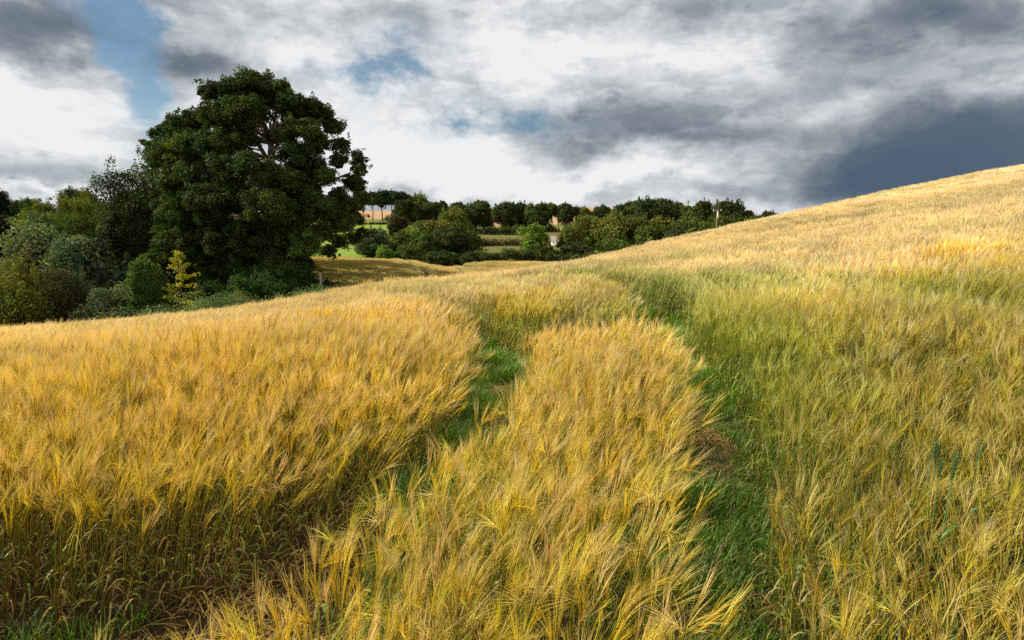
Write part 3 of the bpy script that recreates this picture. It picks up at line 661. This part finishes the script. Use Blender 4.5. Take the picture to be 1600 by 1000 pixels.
    # a loose inner fill so that the far side does not show straight through
    Ki = max(4, K//4); ci = rng.normal(0, .33, (Ki, 3))*np.array([W, W*depth, rz])+np.array([0, 0, zc if shape != 'shrub' else H*.45])
    # loose shoots standing out of the outline
    K3 = int(K*(.8 if Y < 90 else .35)); pick = rng.randint(0, K, K3); c3 = cen[pick]; o3 = c3-np.array([0, 0, zc if shape != 'shrub' else 0]); o3 /= np.linalg.norm(o3, axis=1)[:, None]+1e-6
    o3[:, 2] += .5; c3 = c3+o3*pr*rng.uniform(.5, 1.1 if Y < 90 else .8, (K3, 1)); r3 = pr*np.stack([rng.uniform(.12, .35, K3), rng.uniform(.12, .35, K3), rng.uniform(.2, .7, K3)], -1)
    V3, Q3, C3 = leaf_cloud(rng, c3, r3, max(6, npl//7), leaf*.9, np.array(col)*1.15, jit=.3); V3[:, 2] = np.clip(V3[:, 2], .03, None); mb.add(V3, Q3, C3)
    V2, Q2, C2 = leaf_cloud(rng, ci, np.full((Ki, 3), pr*1.2), npl//2, leaf*1.3, col)
    V2[:, 2] = np.clip(V2[:, 2], .05, None)
    mb.add(V, Q, C); mb.add(V2, Q2, C2)
    nm = 'crown' if shape not in ('shrub', 'hedge') else 'foliage'
    obj('trunk' if nm == 'crown' else 'stem', mbt.mesh('trunk', M_BARK, True), root)
    obj(nm, mb.mesh('crown', M_LEAF), root)
    return root

DARK = (.052, .064, .013); MIDG = (.082, .105, .016); OLIVE = (.125, .13, .020); GREY = (.125, .145, .070); BRIGHT = (.15, .21, .022); BROWN = (.075, .065, .022)

# --- the big sycamore
def big_tree():
    rng = np.random.RandomState(77); Y = 60.0; S = Y/F; xb = at(432, Y); z0 = tz(xb, Y)-.1
    root = empty('sycamore_tree', (xb, Y, z0)); tag(root, 'huge dark sycamore with a broad domed crown, standing above everything else at the field edge', 'tree')
    def P3(u, v, dy=0):
        d = px_dir(u, v); k = (Y+dy)/d[1]; return np.array([d[0]*k-xb, dy, EYE+d[2]*k-z0])
    L = [(400, 140, 34), (430, 150, 30), (368, 152, 30), (338, 150, 22), (322, 146, 12), (455, 172, 26), (385, 180, 34), (342, 188, 30), (305, 192, 24), (282, 204, 24), (258, 212, 22), (244, 232, 16), (262, 248, 26),
         (300, 232, 32), (340, 228, 30), (378, 222, 24), (446, 205, 22), (482, 172, 22), (504, 180, 20), (520, 200, 18), (480, 204, 22), (498, 226, 22), (462, 240, 26), (534, 228, 14), (528, 252, 16),
         (556, 248, 16), (562, 266, 14), (548, 284, 16), (508, 276, 20), (530, 306, 16), (486, 262, 22), (474, 292, 28), (438, 282, 28), (400, 268, 28), (358, 268, 32), (316, 276, 32), (278, 290, 30), (240, 262, 14),
         (548, 322, 18), (556, 345, 14), (536, 350, 20), (520, 330, 22), (496, 324, 26), (460, 330, 30), (420, 322, 32), (378, 316, 34), (334, 322, 34), (292, 336, 34), (262, 330, 28),
         (530, 378, 14), (512, 392, 12), (500, 366, 20), (476, 378, 26), (440, 372, 32), (398, 372, 34), (352, 374, 36), (308, 386, 34), (270, 374, 32), (470, 412, 22), (432, 418, 30), (388, 420, 32), (340, 424, 30), (298, 424, 24), (250, 410, 26), (250, 440, 26), (300, 446, 28), (350, 452, 30), (400, 450, 30), (445, 446, 28), (280, 250, 18), (560, 290, 16), (566, 310, 14), (566, 365, 12), (552, 372, 14), (225, 222, 0.1)]
    cen, rad, npl, tint = [], [], [], []
    ctr = (400, 290)
    for (u, v, r) in L:
        dd = math.hypot((u-ctr[0])/170, (v-ctr[1])/180); depth = math.sqrt(max(0, 1-dd*dd))*9.5
        for side in ((-1, .95), (1, .8)) if dd < .93 else ((rng.choice([-1, 1])*.3, 1),):
            
            c = P3(u, v, side[0]*depth+rng.normal(0, .8)); R = r*S*side[1]
            k = int(18+R*15)
            d = rng.normal(size=(k, 3)); d[:, 2] += .25; d /= np.linalg.norm(d, axis=1)[:, None]
            pc = c+d*R*rng.uniform(.45, .92, k)[:, None]*np.array([1, 1, .8]); cen.append(pc)
            pr = np.clip(R*.30, .26, .60)*rng.uniform(.55, 1.35, k); rad.append(np.stack([pr*1.1, pr*1.1, pr*.82], -1)); npl.append(np.clip(pr*pr*620, 24, 260).astype(int))
            g = 1.0 if not (430 < u < 480 and 300 < v < 380 and side[0] < 0) else 1.9  # light-green front lobe; its sunlit brightness is put into the leaf colour
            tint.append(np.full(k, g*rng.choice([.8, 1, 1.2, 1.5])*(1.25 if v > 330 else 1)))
    allc = np.vstack(cen); pk = allc[rng.randint(0, len(allc), 700)]; out_ = pk-np.array([P3(400, 300)[0], 0, P3(400, 300)[2]]); out_ /= np.linalg.norm(out_, axis=1)[:, None]
    cen.append(pk+out_*rng.uniform(.3, 1.1, (700, 1))); rad.append(rng.uniform(.12, .34, (700, 3))); npl.append(np.full(700, 16)); tint.append(rng.uniform(.9, 1.7, 700))
    cen = np.vstack(cen); rad = np.vstack(rad); npl = np.concatenate(npl); tint = np.concatenate(tint)
    # hollows where the limbs and the sky show
    for (hu, hv, hr) in ((412, 205, 13), (420, 232, 12), (432, 190, 9), (508, 246, 11), (520, 262, 9), (535, 268, 8), (468, 222, 8), (300, 262, 7), (330, 205, 7), (440, 262, 6), (542, 300, 8), (360, 250, 5), (400, 250, 6), (500,300,5)):
        h = P3(hu, hv); f = 60/(60+cen[:, 1]); dist = np.hypot((cen[:, 0]+xb)*f-h[0]-xb, (cen[:, 2]+z0-EYE)*f-h[2]-z0+EYE); k = dist > hr*S*(1.1 if hu < 470 else .6)
        cen, rad, npl, tint = cen[k], rad[k], npl[k], tint[k]
    V, Q, C = leaf_cloud(rng, cen, rad, npl, (.215), (.046, .063, .012), jit=.28, up=.3)
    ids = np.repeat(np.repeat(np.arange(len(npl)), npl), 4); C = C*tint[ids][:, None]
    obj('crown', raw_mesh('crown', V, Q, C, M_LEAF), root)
    mb = MB(); bark = np.array([.15, .12, .085])
    main = [P3(432, 462), P3(431, 420), P3(428, 370), P3(425, 320), P3(422, 280), P3(423, 250), P3(424, 225)]
    mb.tube(main, [.85, .70, .62, .52, .44, .36, .28], bark, 10)
    for path, r in (([(423, 262), (410, 236), (398, 215), (392, 190), (380, 165)], .26), ([(424, 225), (426, 200), (432, 180), (428, 160)], .24), ([(424, 235), (414, 205), (410, 185), (404, 160)], .2),
                    ([(424, 240), (442, 215), (458, 200), (470, 185)], .2), ([(425, 290), (450, 262), (485, 240), (515, 222)], .26), ([(426, 330), (470, 300), (510, 285), (548, 270)], .25),
                    ([(425, 300), (380, 275), (330, 250), (270, 232)], .3), ([(428, 350), (370, 320), (310, 300), (265, 290)], .28), ([(430, 400), (452, 372), (456, 345), (470, 315), (490, 290)], .3),
                    ([(430, 400), (480, 370), (520, 350), (545, 335)], .2), ([(430, 390), (360, 370), (300, 360)], .25), ([(424, 270), (390, 240), (350, 205), (325, 165)], .22), ([(430,330),(400,300),(360,290)],.2)):
        pts = np.array([P3(u, v, rng.normal(0, .6)) for u, v in path]); n = len(pts); mb.tube(pts, np.linspace(r, r*.35, n), bark, 7)
    tr = mb.mesh('trunk', M_BARK, True); obj('trunk', tr, root)
    mb = MB(); tips = rng.permutation(len(cen))[:170]; main = np.array(main)
    for k in tips:
        c = cen[k]; j = int(np.argmin(np.abs(main[:, 2]-(c[2]-2.0)))); limb(mb, rng, main[max(j, 2)], c, .11, .025, bark*.8, 7, .05)
    obj('branches', mb.mesh('branches', M_BARK, True), root)
big_tree()

T = plant
# --- wood on the left
T('woodland_tree', 232, 266, 150, 66, DARK, 'dark broad tree tucked against the left flank of the huge sycamore', 'tree', seed=2, leaf=.26, trunk_frac=.1, dens=1.1)
T('woodland_tree', 196, 330, 80, 62, DARK, 'low dark tree between the grey-green laurel and the sycamore flank', 'tree', seed=3, leaf=.24, trunk_frac=.05)
T('woodland_tree', 300, 325, 120, 82, DARK, 'dark tree filling in behind the lower left of the sycamore', 'tree', seed=18, leaf=.28, trunk_frac=0)
T('woodland_tree', 372, 335, 100, 84, DARK, 'dark tree filling in behind the sycamore trunk', 'tree', seed=19, leaf=.28, trunk_frac=0)
T('woodland_tree', 8, 297, 62, 85, (.018, .028, .012), 'near-black tree cut by the picture edge on the wood skyline', 'tree', seed=4)
T('woodland_tree', 52, 312, 50, 92, MIDG, 'olive rounded tree next to the near-black one on the wood skyline', 'tree', seed=5)
T('woodland_tree', 132, 296, 66, 108, (.022, .034, .014), 'flat-topped dark tree, highest in the wood between meadow and sycamore', 'tree', seed=6, trunk_frac=.3)
T('woodland_tree', 84, 318, 70, 80, OLIVE, 'soft olive tree, first of two pale ones on the wood skyline', 'tree', seed=7)
T('woodland_tree', 136, 312, 78, 76, OLIVE, 'soft olive tree below the flat-topped dark one', 'tree', seed=8)
T('woodland_tree', 100, 335, 130, 62, MIDG, 'mid-green tree behind the grey-green laurel', 'tree', seed=9)
T('woodland_tree', 12, 338, 60, 48, (.016, .024, .010), 'very dark tree cut by the picture edge above the hawthorn bush', 'tree', seed=10, leaf=.2)
T('laurel_shrub', 60, 352, 130, 46, GREY, 'tall glossy grey-green laurel, its upper crown towards the picture edge', 'shrub', seed=11, shape='shrub', leaf=.25)
T('laurel_shrub', 132, 366, 96, 44, GREY, 'tall glossy grey-green laurel, the one nearer the sycamore', 'shrub', seed=12, shape='shrub', leaf=.25)
T('hawthorn_bush', 22, 404, 130, 33, OLIVE, 'olive hawthorn bush cut by the picture edge at the barley', 'shrub', seed=13, shape='shrub', leaf=.13)
T('hawthorn_bush', 100, 418, 100, 35, BROWN, 'brownish hawthorn bush between the olive one and the grey willow', 'shrub', seed=14, shape='shrub', leaf=.13)
T('willow_bush', 160, 452, 70, 34, GREY, 'low grey willow bush at the foot of the laurel', 'shrub', seed=15, shape='shrub', leaf=.12)
T('elder_bush', 200, 408, 60, 47, (.035, .060, .028), 'dull blue-green elder bush beside the feathery bright bush', 'shrub', seed=16, shape='shrub', leaf=.15)
T('tamarisk_bush', 232, 406, 56, 42, (.085, .13, .022), 'bright feathery upright bush beside the yellow sapling', 'shrub', seed=17, shape='feather', leaf=.12, droop=.0, dens=.9)
for i, (u, vt, w, Y, c, lab) in enumerate((
    (375, 432, 70, 47, (.04, .085, .014), 'fresh green bramble clump under the sycamore, nearest the yellow sapling'),
    (425, 420, 90, 49, (.04, .085, .014), 'largest fresh green bramble clump, right under the sycamore trunk'),
    (472, 418, 56, 50, (.03, .060, .012), 'dark green bramble clump beside the white post'),
    (322, 446, 60, 45, (.03, .055, .012), 'dark bramble clump just behind the yellow sapling'))):
    T('bramble_clump', u, vt, w, Y, c, lab, 'bramble', 'bramble clumps under the sycamore', seed=20+i, shape='shrub', leaf=.16)

def sapling():
    rng = np.random.RandomState(9); Y = 41.0; u = 284; x = at(u, Y); z0 = tz(x, Y)-.05; ztop = zat(394, Y, u); H = ztop-z0
    root = empty('sapling', (x, Y, z0)); tag(root, 'thin yellow-green sapling with sparse tiered branches', 'tree')
    mb = MB(); mb.tube([(0, 0, -.1), (.05, 0, H*.4), (-.08, 0, H*.75), (-.15, 0, H*.97)], [.05, .04, .025, .01], BARK*.7, 6)
    cen = []
    for k in range(24):
        q = k/23; z = H*(.25+.72*q); a = rng.rand()*6.28; L = ((1-q)*1.5+.3)*rng.uniform(.35, 1.25); tip = np.array([math.cos(a)*L, math.sin(a)*L*.7, z+rng.uniform(-.1, .5)])
        limb(mb, rng, (0, 0, z), tip, .014, .004, BARK*.7, 4)
        for s in np.linspace(.35, 1, 5): cen.append(np.array([0, 0, z])*(1-s)+tip*s)
    cen.append((-.15, 0, H)); cen = np.array(cen)
    V, Q, C = leaf_cloud(rng, cen, np.full((len(cen), 3), .20)*rng.uniform(.6, 1.5, (len(cen), 1))*np.array([1.2, 1.2, .7]), 16, .13, (.40, .34, .035))
    obj('stem', mb.mesh('stem', M_BARK), root); obj('crown', raw_mesh('crown', V, Q, C, M_LEAF), root)
sapling()

def strip_cloud(name, pts, h, w, col, label, cat, kind, leaf, dens, seed, mat=None, vary=.3):
    """foliage massed along a line of ground points"""
    rng = np.random.RandomState(seed); pts = np.asarray(pts, float); seg = np.linalg.norm(np.diff(pts, axis=0), axis=1); tot = seg.sum()
    pr = min(h*.45, w*.5); K = int(max(8, tot*w*dens/(pr*pr))); s = rng.rand(K)*tot; cs = np.concatenate([[0], np.cumsum(seg)])
    xx = np.interp(s, cs, pts[:, 0])+rng.uniform(-.5, .5, K)*w*.8; yy = np.interp(s, cs, pts[:, 1])+rng.uniform(-.5, .5, K)*w*.8
    o = pts.mean(0); z0 = tz(*o); hh = h*(1-vary+2*vary*vnoise(xx, yy, max(1.5, h*1.4), seed))
    zz = terrain(xx, yy)-z0+np.maximum(hh-pr*.8, .05)*rng.uniform(.25, 1.0, K)
    cen = np.stack([xx-o[0], yy-o[1], zz], -1)
    V, Q, C = leaf_cloud(rng, cen, np.full((K, 3), pr)*rng.uniform(.7, 1.2, (K, 1)), int(np.clip(pr*pr*26/(leaf*leaf*.32)*.16, 12, 260)), leaf, col, jit=.3)
    ob = obj(name, raw_mesh(name, V, Q, C, mat or M_LEAF), None, (o[0], o[1], z0)); tag(ob, label, cat, None, kind); return ob
def line(us, Y0, Y1, n=12):
    return [(at(u, Y), Y) for u, Y in zip(np.linspace(us[0], us[1], n), np.linspace(Y0, Y1, n))]
strip_cloud('undergrowth', line((120, 500), 32, 40), 1.9, 5.5, (.13, .16, .060), 'tangle of nettles and brambles along the low edge of the left field', 'undergrowth', 'stuff', .12, 1.3, 4)
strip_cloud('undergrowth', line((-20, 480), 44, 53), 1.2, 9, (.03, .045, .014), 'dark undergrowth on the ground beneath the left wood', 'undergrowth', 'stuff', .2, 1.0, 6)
# pale flower heads in the undergrowth
rng = np.random.RandomState(3); mb = MB()

# --- white post beside the sycamore
def post():
    Y = 50.0; u = 501; x = at(u, Y); z0 = zat(447, Y, u)-.5; zt = zat(425, Y, u); z0 = min(z0, tz(x, Y)); root = MB()
    h = zt-z0; root.tube([(0, 0, -.2), (0, 0, h*.97), (0, 0, h)], [.13, .12, .08], (.30, .28, .24), 8)
    o = obj('fence_post', root.mesh('fence_post', M_PAINT), None, (x, Y, z0)); tag(o, 'pale weathered post at the foot of the hump, beside the sycamore', 'post')
post()

# --- middle distance, beyond the hump
G_SH = 'shrubs in the valley beyond the hump'
for i, (u, vt, w, Y, c, shp, lab) in enumerate((
    (586, 357, 56, 112, GREY, 'shrub', 'grey-green willow bush at the end of the bright meadow'),
    (601, 384, 24, 104, BRIGHT, 'shrub', 'small bright bush at the foot of the grey-green willow'),
    (622, 340, 30, 128, BROWN, 'round', 'thin brownish tree rising over the valley bushes'),
    (628, 364, 40, 116, MIDG, 'shrub', 'mid-green bush right of the grey-green willow'),
    (645, 356, 30, 122, BRIGHT, 'shrub', 'yellow-green bush between two dark ones in the valley'),
    (668, 344, 60, 126, OLIVE, 'round', 'wide domed tree behind the tall valley tree'),
    (662, 367, 46, 109, MIDG, 'shrub', 'ball-shaped bush in front of the domed tree'),
    (640, 382, 50, 106, MIDG, 'shrub', 'low spreading bush under the hump crest'),
    (708, 328, 52, 124, OLIVE, 'tall', 'tallest valley tree with a brownish ragged top'),
    (705, 356, 56, 112, DARK, 'tall', 'dark leafy tree in front of the tallest valley tree'),
    (732, 362, 36, 116, MIDG, 'round', 'narrow mid-green tree right of the tallest valley tree'),
    (690, 392, 60, 103, DARK, 'shrub', 'dark bush at the foot of the tallest valley tree'),
    (740, 394, 40, 103, DARK, 'shrub', 'dark bush where the low hedge starts'))):
    T('valley_tree' if shp != 'shrub' else 'valley_bush', u, vt, w*1.08, Y, c, lab, 'tree' if shp != 'shrub' else 'shrub', None, seed=40+i, shape=shp, trunk_frac=.12)
# --- the clump with bare trunks on the hill
for i, (u, vt, w, t) in enumerate(((570, 300, 20, 'left end, half behind the sycamore'), (584, 301, 20, 'second from the sycamore'), (598, 299, 26, 'third from the sycamore'), (612, 298, 26, 'under the highest part of the crown line'), (624, 300, 24, 'next to the highest part'), (634, 303, 18, 'far end beside the dark round trees'))):
    T('pine_tree', u, vt, w*1.25, 268+3*(i % 2), (.030, .042, .015), 'umbrella-topped bare-trunked tree on the hill, '+t, 'tree', 'bare-trunked trees on the hill', seed=60+i, shape='stilt', leaf=.75, bark=np.array([.07, .055, .04]))
for i, (u, vt, w, Y, c, t) in enumerate((
    (652, 305, 34, 272, OLIVE, 'olive domed tree behind the dark round trees'), (634, 313, 30, 250, DARK, 'dark round tree beside the bare trunks'),
    (655, 316, 24, 251, MIDG, 'mid-green round tree below the olive dome'), (673, 317, 28, 250, DARK, 'dark tree, third right of the bare trunks'), (690, 314, 22, 252, DARK, 'pointed dark tree at the end of the first hill group'),
    (716, 318, 32, 248, DARK, 'dark broad tree opening the second hill group'), (746, 315, 34, 244, DARK, 'domed dark tree, tallest of the second hill group'), (764, 326, 18, 246, MIDG, 'small paler tree ending the second hill group'),
    (680, 322, 22, 255, OLIVE, 'low olive tree filling the first hill group'), (732, 322, 26, 250, MIDG, 'low mid-green tree filling the second hill group'))):
    T('hill_tree', u, vt, w*1.15, Y, c, t, 'tree', None, seed=70+i, shape='round', leaf=.6, trunk_frac=.0, dens=1.2)
for i, (u, vt, w, Y, c, shp, t) in enumerate((
    (792, 316, 34, 226, DARK, 'tall', 'big dark tree left of the gap with the red field'), (812, 318, 32, 228, DARK, 'tall', 'dark tree second in the row before the red field'), (830, 319, 22, 224, MIDG, 'tall', 'slim tree third in the row before the red field'),
    (846, 318, 30, 226, MIDG, 'round', 'tree with a see-through crown before the red field'), (862, 318, 18, 225, MIDG, 'stilt', 'thin tree with a bare trunk before the red field'), (838, 338, 26, 220, DARK, 'round', 'low dark tree under the slim one'),
    (883, 316, 24, 222, DARK, 'column', 'dark column-shaped tree against the red field'), (899, 323, 14, 224, BROWN, 'stilt', 'small spindly tree right of the dark column'), (912, 324, 20, 222, OLIVE, 'round', 'small spreading tree against the red field'),
    (920, 332, 22, 210, DARK, 'round', 'low dark tree under the small spreading one'), (942, 322, 24, 212, DARK, 'round', 'lollipop-shaped dark tree standing clear on the red field'), (872, 322, 10, 228, DARK, 'stilt', 'thin stem tree tight against the dark column'))):
    T('hill_tree', u, vt, w*1.15, Y, c, t, 'tree', None, seed=90+i, shape=shp, leaf=.55, trunk_frac=(.02, .04, .12, .18)[i % 4])
# --- wood in the middle right
for i, (u, vt, w, Y, c, t) in enumerate((
    (834, 352, 44, 112, BRIGHT, 'bright-topped round tree standing alone left of the shed'), (850, 378, 34, 108, MIDG, 'mid-green bush left of the shed'), (892, 356, 40, 114, OLIVE, 'yellow-green tree right of the shed'),
    (922, 340, 50, 122, OLIVE, 'olive tree between the shed and the large domed oak'), (902, 380, 50, 106, DARK, 'low dark tree below the yellow-green one'), (975, 338, 86, 112, OLIVE, 'large domed olive oak at the top of the pale barley edge'),
    (950, 348, 40, 120, MIDG, 'mid-green tree behind the large domed oak'), (970, 322, 44, 150, MIDG, 'first tree of the wood crest, left of its highest dome'), (996, 314, 58, 152, DARK, 'dark tree left of the highest dome of the wood'),
    (1022, 312, 60, 148, DARK, 'highest dome of the wood'), (1052, 319, 52, 150, DARK, 'dark tree right of the highest dome'), (1072, 322, 40, 146, MIDG, 'paler tree midway along the wood crest'), (1096, 316, 36, 144, DARK, 'dark tree just left of the telegraph pole'),
    (1078, 336, 50, 130, MIDG, 'mid-green tree in the wood face left of the pole'), (1034, 340, 44, 112, OLIVE, 'olive tree in the wood face below the highest dome'), (1012, 352, 50, 104, MIDG, 'bush against the barley below the highest dome'),
    (1056, 350, 50, 102, DARK, 'dark bush against the barley, midway to the pole'), (1090, 346, 50, 100, MIDG, 'bush against the barley just left of the pole'), (1134, 317, 54, 138, DARK, 'broad dark tree behind the telegraph pole'),
    (1166, 330, 28, 136, DARK, 'last dark tree of the wood right of the pole'), (1126, 340, 50, 108, MIDG, 'low bush at the foot of the telegraph pole'), (1198, 332, 34, 150, DARK, 'dark tree standing alone beside the barn'),
    (1182, 337, 16, 150, DARK, 'small dark tree between the wood and the lone tree'), (1212, 334, 20, 152, MIDG, 'small tree touching the barn'), (1016, 371, 15, 92, BRIGHT, 'small bright ball-shaped bush on the barley edge'))):
    T('bush' if 'bush' in t else 'wood_tree', u, vt, w, Y, c, t, 'shrub' if 'bush' in t else 'tree', None, seed=120+i, shape='shrub' if 'bush' in t else 'round', leaf=.36 if Y < 130 else .45, trunk_frac=.0 if Y < 130 else .06)
# --- hedges
strip_cloud('hedge', line((728, 830), 196, 200, 8), 3.0, 4, (.045, .06, .02), 'long dark hedge below the second group of hill trees', 'hedge', None, .6, 1.6, 11)
strip_cloud('hedge', line((745, 880), 107, 108, 8), 2.0, 3, DARK, 'dark hedge along the far edge of the pale barley', 'hedge', None, .34, 1.8, 12)
strip_cloud('hedge', line((742, 826), 142, 146, 8), 1.6, 4, (.13, .10, .045), 'rusty dry bramble hedge between the two green hedges', 'hedge', None, .45, 1.3, 13)
strip_cloud('hedge', line((545, 735), 236, 240, 8), .9, 2, (.09, .11, .04), 'thin fence-line hedge under the bare-trunked trees', 'hedge', None, .6, 1.0, 14)
strip_cloud('hedge', line((860, 1000), 100, 98, 8), 1.8, 3, DARK, 'dark hedge below the large domed oak', 'hedge', None, .34, 1.8, 15)
for i, (us, Y0, h, c, lab) in enumerate((((640, 700), 252, 5.0, DARK, 'scrub joining the feet of the first hill trees'), ((700, 772), 246, 4.5, DARK, 'scrub joining the feet of the second hill group'),
        ((782, 870), 224, 4.0, MIDG, 'scrub under the row before the red field'), ((885, 960), 208, 4.5, OLIVE, 'scrub below the lollipop-shaped tree'), ((960, 1180), 128, 5.0, MIDG, 'dense scrub filling the face of the wood'), ((570, 745), 118, 3.2, OLIVE, 'scrub between the valley bushes'), ((605, 650), 265, 3.0, DARK, 'low scrub under the bare-trunked trees'))):
    strip_cloud('scrub', line(us, Y0, Y0+2, 8), h, 4, c, lab, 'scrub', 'stuff', .36 if Y0 < 140 else .6, 1.3, 30+i, vary=.5)
# --- shed, barn, pole
def shed():
    Y = 150.0; x = at(871, Y); zb = zat(384, Y); zt = zat(369, Y); z0 = tz(x, Y); W = 1.5
    root = empty('shed', (x, Y, z0)); tag(root, 'small shed with pale roof and white low wall among the trees', 'shed')
    b = zb-z0; t = zt-z0; mb = MB(); mb.box((-W, -1.5, -.5), (W, 1.5, max(b+1.0, .8)), (.55, .55, .58)); obj('wall', mb.mesh('wall', M_PAINT), root)
    mb = MB(); e = max(b+1.0, .8); mb.add([(-W-.3, -1.8, e), (W+.3, -1.8, e), (W+.3, 0, t), (-W-.3, 0, t), (W+.3, 1.8, e), (-W-.3, 1.8, e)], [(0, 1, 2, 3), (3, 2, 4, 5)], (.30, .26, .24)); obj('roof', mb.mesh('roof', M_PAINT), root)
    mb = MB(); mb.box((.2, -1.56, 0), (1.2, -1.50, e-.1), (.06, .05, .05)); obj('door', mb.mesh('door', M_PAINT), root)
shed()
def barn():
    Y = 150.0; x0 = at(1222, Y); x1 = at(1250, Y); xm = (x0+x1)/2; z0 = tz(xm, Y); zt = zat(333, Y); w = (x1-x0)/2
    root = empty('barn', (xm, Y, z0)); tag(root, 'low dark barn roof just showing over the barley skyline', 'barn'); t = zt-z0
    mb = MB(); mb.box((-w, -3, -.5), (w, 3, t-1.6), (.10, .09, .09)); obj('wall', mb.mesh('wall', M_PAINT), root)
    mb = MB(); e = t-1.6; mb.add([(-w-.4, -3.5, e), (w+.4, -3.5, e), (w+.4, 0, t), (-w-.4, 0, t), (w+.4, 3.5, e), (-w-.4, 3.5, e)], [(0, 1, 2, 3), (3, 2, 4, 5)], (.07, .06, .065)); obj('roof', mb.mesh('roof', M_PAINT), root)
barn()
def pole():
    Y = 92.0; x = at(1117, Y); z0 = tz(x, Y); t = zat(327, Y)-z0
    root = empty('telegraph_pole', (x, Y, z0)); tag(root, 'wooden telegraph pole with a pale top in front of the wood', 'telegraph pole')
    mb = MB(); mb.tube([(0, 0, -.3), (0, 0, t)], [.12, .09], (.26, .21, .13), 8); obj('pole', mb.mesh('pole', M_PAINT), root)
    mb = MB(); mb.tube([(0, -.24, t-1.3), (0, -.24, t-.45), (0, -.24, t-.35)], [.12, .12, .06], (.6, .6, .58), 10); obj('transformer', mb.mesh('transformer', M_PAINT), root)
    mb = MB(); mb.box((-.7, -.06, t-.32), (.7, .06, t-.2), (.25, .2, .13)); obj('crossarm', mb.mesh('crossarm', M_PAINT), root)
    for sx in (-.6, 0, .6): mb = MB(); mb.tube([(sx, 0, t-.2), (sx, 0, t-.05), (sx, 0, t+.02)], [.05, .06, .02], (.7, .7, .66), 6); obj('insulator', mb.mesh('insulator', M_PAINT), root)
pole()

# ------------------------------------------------------------------ green wheat plants in the barley, lower right
def wheat(i, x, y, H, lean, leaf, label):
    rng = np.random.RandomState(300+i); z0 = tz(x, y); root = empty('wheat_plant', (x, y, z0)); tag(root, label, 'wheat plant', 'green wheat plants standing in the barley')
    gs = np.array([.17, .28, .09]); ge = np.array([.22, .38, .10]); gl = np.array([.08, .26, .05])
    s = np.linspace(0, 1, 7); path = np.outer(s, [0, 0, H])+np.outer(s**2*lean, [1, .2, 0])
    mb = MB(); mb.tube(path, np.linspace(.0028, .002, 7), gs, 5); obj('stem', mb.mesh('stem', M_WHEAT), root)
    T_ = path[-1]-path[-2]; T_ /= np.linalg.norm(T_); a = rng.uniform(-.5, .5); sd_ = np.array([math.cos(a), math.sin(a), 0]); sd_ -= T_*sd_.dot(T_); fl = np.cross(T_, sd_); mb = MB()
    for k in range(11):
        c0 = path[-1]+T_*k*.0085; w = .0085*(1-.35*abs(k-4)/6)
        for sg in (-1, 1):
            for side in (.0, .8):
                sv = (sd_*sg*math.cos(side)+fl*sg*math.sin(side)); ax = T_*.85+sv*.5; ax /= np.linalg.norm(ax); m = c0+sv*.003+ax*.006; tip = c0+sv*.003+ax*.0145
                mb.add([c0, m+sv*w*.5, m+fl*w*.6, tip, m-sv*w*.4, m-fl*w*.6], [[0, 1, 3, 2], [0, 2, 3, 4], [0, 4, 3, 5], [0, 5, 3, 1]], ge*(.85 if k % 2 else 1.15))
    obj('ear', mb.mesh('ear', M_WHEAT), root)
    if leaf:
        q = np.linspace(0, 1, 7); d = np.array([math.cos(leaf), math.sin(leaf)*.6, 0]); L = .17
        lp = path[4]+np.outer(q*L*.8, d); lp[:, 2] += L*(.9*q-.9*q**2.5); mb = MB()
        mb.ribbon(lp, np.array([.5, 1, 1.1, 1, .8, .5, .05])*.008, np.cross(d, [0, 0, 1]), gl); obj('leaf', mb.mesh('leaf', M_WHEAT), root)
def wpos(u, vear, hear):
    d = px_dir(u, vear); k = (EYE-hear)/(-d[2]); return d[0]*k, d[1]*k
for i, (u, v, H, ln, lf, lab) in enumerate((
    (1450, 712, .80, .02, 0, 'green wheat plant with an upright ear, leftmost of the green wheat'), (1461, 708, .81, .01, 2.5, 'green wheat plant with the tallest ear, second from the left'),
    (1468, 735, .79, .0, 0, 'green wheat plant with a thin ear, third from the left'), (1482, 738, .79, .02, .4, 'green wheat plant with a broad leaf, fourth from the left'),
    (1489, 727, .80, .01, 2.9, 'green wheat plant with a plump ear, second from the right'), (1514, 712, .81, .05, .2, 'green wheat plant with a leaning ear, rightmost of the green wheat'))):
    x, y = wpos(u, v, H+.03+tz(2.0, 2.6)); wheat(i, x, y, H+.01, ln, lf, lab)

# dock leaves beside the left wheel track
def weed():
    x, y = -.70, 3.05; z0 = tz(x, y); rng = np.random.RandomState(8); mb = MB()
    for k in range(14):
        a = k*2.4+rng.normal(0, .2); d = np.array([math.cos(a), math.sin(a), 0]); L = rng.uniform(.09, .16); q = np.linspace(0, 1, 7); z = .04+k*.028
        lp = np.array([0, 0, z])+np.outer(q*L, d); lp[:, 2] += L*(.55*q-.6*q**2)
        mb.ribbon(lp, np.array([.15, .7, 1, 1, .75, .4, .05])*.011, np.cross(d, [0, 0, 1]), np.array([.16, .26, .05])*rng.uniform(.8, 1.3))
    root = empty('weed', (x, y, z0)); tag(root, 'leafy green dock weed beside the left wheel track', 'weed')
    st = MB(); st.tube([(0, 0, 0), (.01, 0, .3), (0, .01, .54)], [.005, .004, .002], (.14, .2, .06), 5); obj('stem', st.mesh('stem', M_WHEAT), root); obj('leaves', mb.mesh('leaves', M_WHEAT), root)
weed()
